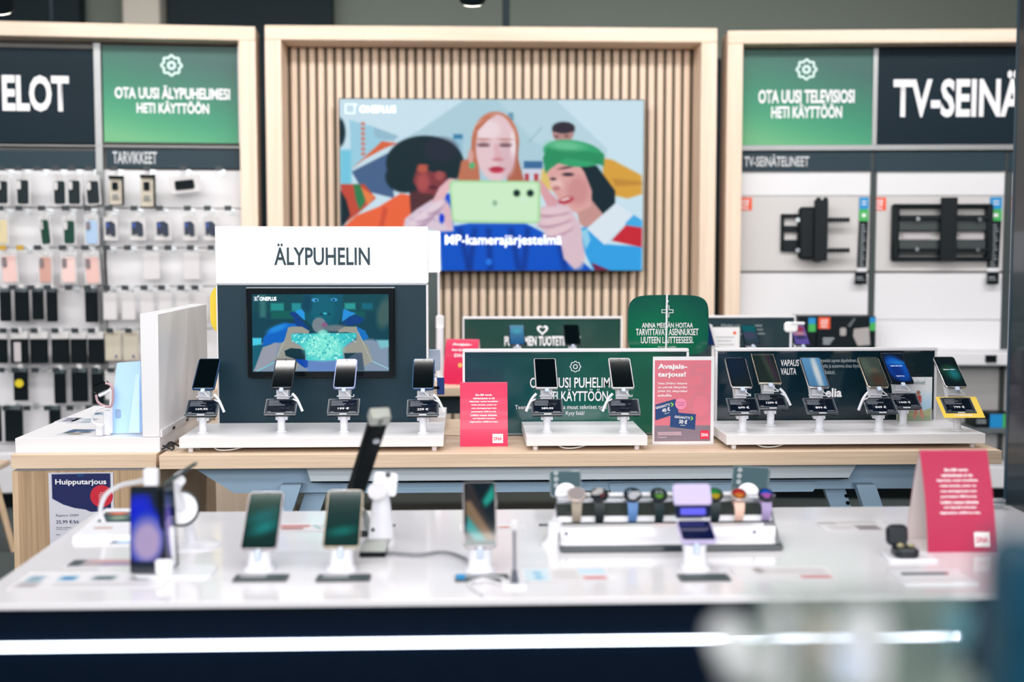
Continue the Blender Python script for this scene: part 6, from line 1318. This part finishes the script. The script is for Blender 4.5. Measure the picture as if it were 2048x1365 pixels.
WT = [(1153, (156, 146, 132), (206, 196, 196), [(50, 50, 30, 26, (226, 190, 190), 10), (50, 50, 22, 18, (206, 196, 196), 8)], 'taupe strapped watch with a rose ring face, leftmost on the rack', .0185),
      (1199, (8, 26, 32), (40, 44, 46), [(40, 30, 50, 30, (240, 236, 236), 8, -30), (70, 70, 18, 18, (140, 50, 60), 12)], 'black strapped watch with a half white glare, second on the rack', .0175),  # white lamp glare painted into the dial
      (1265, (88, 130, 186), (18, 40, 56), [(30, 30, 20, 20, (150, 170, 190), 10), (60, 66, 54, 34, (246, 246, 252), 8, -36)], 'blue strapped watch with a white glare, third on the rack', .0175),  # here too the white glare is dial colour
      (1318, (8, 40, 44), (14, 34, 38), [(35, 34, 14, 22, (160, 170, 166), 10), (68, 34, 14, 22, (160, 170, 166), 10), (50, 76, 40, 18, (120, 190, 60), 12)], 'dark strapped watch with green digits, fourth on the rack', .0168),
      (1365, (222, 220, 226), (24, 36, 46), [(35, 34, 14, 22, (170, 176, 180), 10), (66, 34, 14, 22, (170, 176, 180), 10), (50, 76, 40, 18, (200, 60, 130), 12)], 'white strapped watch with pink digits, fifth on the rack', .0168),
      (1430, (8, 34, 40), (20, 40, 36), [(50, 34, 44, 30, (40, 160, 70), 14), (50, 74, 42, 24, (230, 190, 30), 12)], 'black strapped watch with green and yellow face, sixth on the rack', .0165),
      (1478, (232, 196, 180), (60, 20, 20), [(50, 40, 46, 36, (226, 50, 50), 14), (50, 70, 42, 26, (250, 150, 50), 14)], 'peach strapped watch with red and orange face, seventh on the rack', .0160),
      (1532, (160, 144, 190), (20, 30, 60), [(50, 34, 46, 30, (0, 90, 220), 14), (50, 70, 44, 28, (210, 110, 210), 14)], 'violet strapped watch with blue and pink face, last on the rack', .0155)]
for px, band, bg, blobs, lab, R_ in WT:
    R_ *= 1.06
    yw = O[1] + .085; c = A(px, 988, yw); t = thing('smartwatch', lab, 'watch', (c[0], yw, ZW), group='watches on the rack')
    zc = c[2] - ZW; Mx = face(0, 0, zc, 36)
    MB().lathe([(0, -.011), (R_ * .8, -.011), (R_ + .001, -.006), (R_ + .001, -.001), (R_, 0), (0, 0)], Mx, 26).build('case', M('watch_case_dark', (30, 40, 46), .25, metal=.5) if band[0] < 200 and px != 1153 else M('watch_case_rose', (206, 190, 184), .25, metal=.4), t)
    P = Pic(0, 0, 100, 100, 14, 14, bg)
    for bl in blobs: P.ell(*bl[:4], bl[4], bl[5], bl[6] if len(bl) > 6 else 0)
    def fnw(u, v, Mx=Mx, R_=R_):
        x, y = u / R_, v / R_; m = max(abs(x), abs(y), 1e-6); s = m / max(math.hypot(x, y), 1e-6) ; return tuple(Mx @ Vector((u * s * .92, v * s * .92, .0005)))
    P.build('dial', -R_, R_, -R_, R_, None, EM, t, fnw)
    bw = .0105
    prof_ = [(-.006, zc - .018), (-.010, zc - .032), (-.006, zr + .008), (.003, zr - .002)]
    m = MB(); m.rings([[(-bw * k_, y, z) for (y, z), k_ in zip(prof_, (1.1, 1.0, .9, .8))] + [(-bw * k_, y + .003, z) for (y, z), k_ in list(zip(prof_, (1.1, 1.0, .9, .8)))[::-1]], [(bw * k_, y, z) for (y, z), k_ in zip(prof_, (1.1, 1.0, .9, .8))] + [(bw * k_, y + .003, z) for (y, z), k_ in list(zip(prof_, (1.1, 1.0, .9, .8)))[::-1]]])
    m.build('strap', M('strap_%d_%d_%d' % band, band, .5), t)
    MB().tube([(0, .012, zc - .004), (0, .035, zc - .02), (0, .045, zr + .012), (0, .03, zr + .002)], .006, 8).build('strap_loop', M('strap_%d_%d_%d' % band, band, .5), t)
    MB().box(R_ * .98, R_ + .004, -.003, .003, -.008, -.004, .001, Mx).build('crown', SIL, t)
# ---- right: crimson tent, earbuds, cards
a = Zp(1856, 1106, ZW); b = Zp(1992, 1104, ZW)
tent((a[0] + b[0]) / 2, (a[1] + b[1]) / 2 + .062, ZW, 'large crimson curved tent card standing on the white counter at the right', w=(b[0] - a[0]), h=.208, d=.060, bulge=.010, mat=M('shaded_crimson_card', (172, 2, 68), .5))  # same red card, its dimmer lighting put into a darker colour
q = Zp(1814, 1122, ZW); t = thing('earbud_case', 'small black open earbud case on a low white block left of the crimson card', 'gadget', (q[0], q[1], ZW))
MB().box(-.04, .06, -.015, .05, 0, .006, .002).build('block', WHP, t)
EB = M('earbud_black', (2, 18, 28), .3)
MB().slab(.05, .05, .020, .014, .005, Matrix.Translation((0, 0, .026)), y0=-.012).build('case_base', EB, t)
MB().slab(.046, .044, .014, .013, .005, face(-.006, .036, .022, 82)).build('lid', EB, t)
for s in (-1, 1): MB().lathe([(0, 0), (.007, .001), (.008, .004), (.004, .008), (0, .009)], Matrix.Translation((s * .011, .008, .026)), 12).build('earbud', M('earbud_gold', (170, 165, 130), .3, metal=.5), t)
q = Zp(1868, 1160, ZW); t = thing('info_block', 'low white tilted card block with a dark printed edge before the crimson card', 'card', (q[0], q[1], ZW))
MB().box(-.07, .07, -.04, .06, 0, .004, .001).build('block', WHP, t); MB().box(-.055, .035, .02, .026, .004, .008).build('dark_edge', M('slate_edge', (60, 66, 80), .4), t); MB().box(-.055, .055, -.034, .02, .004, .0045).build('sheet', WHM, t); MB().box(.028, .036, .0195, .026, .004, .0082).build('red_mark', M('dull_red', (150, 80, 96)), t)
# ---- printed sheets lying on the counter
def sheet(px, py, w, d, yaw, label, pic): return flat(px, py, w, d, ZW, yaw, label, pic, 'printed_sheet', 'sheet', .0008, 'printed sheets on the white counter')
P = Pic(0, 0, 100, 50, 40, 24, (224, 224, 230)); P.rect(4, 12, 14, 30, (130, 160, 180), 4); P.rect(26, 14, 36, 26, (40, 130, 180), 4); P.rect(48, 14, 62, 26, (70, 100, 110), 5); P.rect(74, 12, 86, 28, (110, 110, 120), 5); P.rect(2, 32, 16, 46, (170, 164, 168), 5); P.rect(26, 34, 90, 44, (200, 198, 204), 5)
sheet(190, 1162, .29, .13, 0, 'printed sheet with four small pictures at the left front of the counter', P)
P = Pic(0, 0, 100, 50, 30, 16, (170, 160, 168)); P.rect(0, 0, 20, 50, (70, 80, 88), 8); P.rect(30, 6, 90, 20, (200, 150, 150), 10); P.rect(50, 24, 96, 44, (150, 140, 170), 10)
sheet(206, 1128, .14, .06, 0, 'small dark edged print left of the foldable phone', P)
P = Pic(0, 0, 100, 30, 40, 14, (222, 222, 228)); P.rect(2, 4, 48, 14, (190, 120, 120), 4); P.rect(6, 16, 40, 24, (150, 90, 90), 4); 
for k in range(9): P.ell(56 + k * 5, 8 + (k % 3) * 5, 2.6, 3, (90, 170, 170), 2)
sheet(620, 1057, .15, .08, 0, 'printed strip with red and teal speckles behind the second phone', P)
P = Pic(0, 0, 100, 40, 40, 16, (226, 226, 230)); P.rect(0, 0, 30, 40, (204, 224, 236), 3); P.ell(16, 14, 5, 4, (90, 170, 210), 3); P.ell(17, 28, 5, 4, (90, 170, 210), 3); P.rect(34, 4, 64, 34, (208, 206, 210), 4); P.rect(66, 0, 98, 18, (196, 222, 240), 3); P.rect(70, 26, 96, 34, (206, 110, 120), 4)
sheet(1132, 1152, .17, .10, 0, 'printed sheet with pale blue boxes before the watch rack', P)
P = Pic(0, 0, 100, 40, 40, 16, (224, 224, 228)); P.rect(20, 4, 98, 24, (206, 204, 208), 6); P.ell(26, 12, 5, 8, (150, 140, 140), 5); P.rect(66, 28, 98, 36, (200, 120, 130), 4)
sheet(1566, 1148, .19, .10, -2, 'pale printed sheet with a red line right of the purple flip phone', P)
P = Pic(0, 0, 100, 40, 40, 16, (224, 224, 228)); P.rect(0, 4, 30, 12, (170, 168, 172), 4); P.rect(34, 2, 90, 10, (190, 188, 192), 4); P.rect(50, 18, 84, 36, (140, 132, 138), 6); P.rect(10, 18, 44, 34, (204, 202, 206), 6)
sheet(1708, 1054, .16, .11, 0, 'grey printed sheet behind the earbud case', P)
P = Pic(0, 0, 10, 10, 6, 6, (20, 50, 60)); P.ell(5, 5, 3, 2, (120, 150, 160), 2)
sheet(1090, 1052, .035, .03, 0, 'tiny dark printed label left of the watch rack', P); sheet(784, 1053, .024, .03, 0, 'tiny dark printed label right of the tall white stand', P)
P = Pic(0, 0, 100, 40, 30, 12, (222, 222, 228)); P.ell(30, 20, 14, 8, (200, 150, 160), 6); P.ell(70, 24, 12, 6, (190, 110, 100), 6)
sheet(985, 1056, .15, .06, 0, 'faint printed sheet behind the striped phone', P)
# leaflet block at the left
q = Zp(203, 1084, ZW); t = thing('leaflet_block', 'white slanted block with a dark photo card at the back left of the counter', 'display block', (q[0], q[1], ZW)); w = .125
zt4 = .022
MB().rings([[(-w / 2, 0, 0), (w / 2, 0, 0), (w / 2, .19, 0), (-w / 2 + .02, .19, 0)], [(-w / 2 + .001, .004, zt4 * .6), (w / 2, .004, zt4 * .6), (w / 2, .186, zt4 * 1.6), (-w / 2 + .02, .186, zt4 * 1.6)]]).build('block', WHP, t)
sl = math.degrees(math.atan((zt4 * 1.0) / .182)); Mx = Matrix.Translation((0.0, .09, zt4 * 1.09)) @ Matrix.Rotation(math.radians(sl), 4, 'X')
P = Pic(0, 0, 100, 60, 24, 14, (40, 70, 76)); P.ell(40, 10, 30, 8, (214, 110, 80), 8); P.ell(50, 36, 24, 12, (130, 150, 130), 10); P.ell(84, 16, 14, 10, (120, 130, 170), 8); P.build('photo_card', -.035, .045, 0, .07, Mx, PRN, t)
MB().box(-.03, .01, -.045, -.037, .0005, .001, 0, Mx).build('caption', M('dull_peach', (206, 170, 160)), t)
q = Zp(244, 1078, ZW); P = Pic(0, 0, 10, 10, 8, 8, (176, 206, 240)); P.rect(0, 0, 3, 10, (90, 110, 130), 2)
sheet(247, 1082, .05, .07, 0, 'pale blue print beside the foldable phone', P)

# ================================================================= blurred foreground display close to the camera
FGW = M('foreground_white_plastic', (196, 200, 202), .4); FGG = M('foreground_grey_green', (112, 130, 122), .4); FGB = M('foreground_deep_blue', (0, 62, 84), .35); FGS = M('foreground_sea_glass', (120, 180, 196), .1, alpha=.45, coat=.6)
def fz(px, py, Y): return A(px, py, Y)
zs_ = fz(1600, 1400, .62)[2]
Yn = .60
zs_ = fz(1600, 1420, Yn)[2]
t = thing('near_display_shelf', 'blurred grey-green translucent display case closest to the camera at the bottom right', 'display case', (fz(1700, 1400, Yn)[0], Yn, zs_)); O = off(t)
a = fz(1520, 1225, Yn); c = fz(2050, 1225, Yn)
MB().box(a[0] - O[0], c[0] - O[0], -.04, .055, -.02, 0, .004).build('shelf_top', FGG, t)
HAZE = M('hazy_grey_green_acrylic', (128, 146, 140), .35, alpha=.42)
a = fz(1560, 1232, Yn); c = fz(2010, 1232, Yn)
MB().box(a[0] - O[0], c[0] - O[0], .05, .053, 0, a[2] - zs_, .001).build('acrylic_back', HAZE, t)
MB().cyl((0, .02, -zs_), (0, .02, -.02), .02).build('leg', BLK, t)
def fitem(px, top, wpx, Y, label, mat, kind):
    q = fz(px, top, Y); z0 = zs_; h = q[2] - z0; w = wpx / F * Y
    t = thing('blurred_gadget', label, 'gadget', (q[0], Y, z0), group='blurred foreground gadgets')
    MB().lathe([(0, 0), (w * .3, 0), (w * .3, .002), (.0022, .003), (.0022, h * .6), (0, h * .6)], None, 14).build('stem', CLEAR, t)
    if kind == 'cup': MB().lathe([(w * .15, h * .55), (w * .42, h * .7), (w * .5, h), (w * .46, h), (w * .38, h * .72), (w * .12, h * .58)]).build('bowl', mat, t)
    elif kind == 'dish': MB().lathe([(0, h * .72), (w * .3, h * .74), (w * .5, h), (w * .48, h), (w * .3, h * .8), (0, h * .78)]).build('dish', mat, t)
    elif kind == 'disc': MB().lathe([(0, 0), (w / 2, 0), (w / 2, .005), (0, .005)], face(0, 0, h - w / 2, 80)).build('disc', mat, t)
    else: MB().slab(w, h * .7, .006, min(.004, w * .3), .0015, FR(0, 0, h * .3)).build('body', mat, t)
    return t
fitem(1452, 1236, 70, .58, 'blurred white flat gadget at the left top of the near display case', FGW, 'disc')
fitem(1490, 1315, 120, .56, 'blurred white dish standing in for a light reflection low at the left', FGW, 'dish')  # dish added in place of the light strip's bright reflection
fitem(1565, 1212, 34, .54, 'blurred narrow white gadget second from the left in the near display case', FGW, 'slab')
fitem(1640, 1232, 40, .60, 'blurred beige gadget in the middle of the near display case', M('foreground_beige', (200, 196, 184), .5), 'slab')
fitem(1733, 1225, 104, .57, 'blurred wide white upright gadget right of the middle in the near display case', FGW, 'slab')
fitem(1497, 1262, 84, .60, 'blurred grey-green upright gadget where the light strip first breaks off', FGG, 'slab')
fitem(1700, 1305, 70, .55, 'blurred pale blue-white ball shaped gadget low in the middle', M('foreground_ice', (214, 226, 244), .3), 'cup')
fitem(1810, 1290, 60, .58, 'blurred grey-green gadget right of the wide white one', FGG, 'slab')
fitem(1915, 1222, 60, .60, 'blurred sea blue glass cup near the right of the near display case', FGS, 'cup')
fitem(1985, 1262, 60, .58, 'blurred beige disc near the right end of the near display case', MATS['foreground_beige'], 'disc')
p = fz(2085, 1085, .50); t = thing('blurred_object', 'large deep blue blurred object cut off at the bottom right edge', 'gadget', (p[0], .50, zs_), group='blurred foreground gadgets')
hh_ = p[2] - zs_; MB().slab(.030, hh_, .03, .012, .004, FR(0, 0, 0)).build('body', FGB, t); MB().slab(.012, .02, .004, .004, .001, FR(-.004, -.031, hh_ * .6)).build('panel', M('foreground_teal', (30, 120, 140), .3), t)
# ---- final labels upkeep
for o in bpy.data.objects:
    n = o.name.split('.')[0]
    if n in ('fine_print', 'tab_print') and o.parent: o['kind'] = 'stuff'
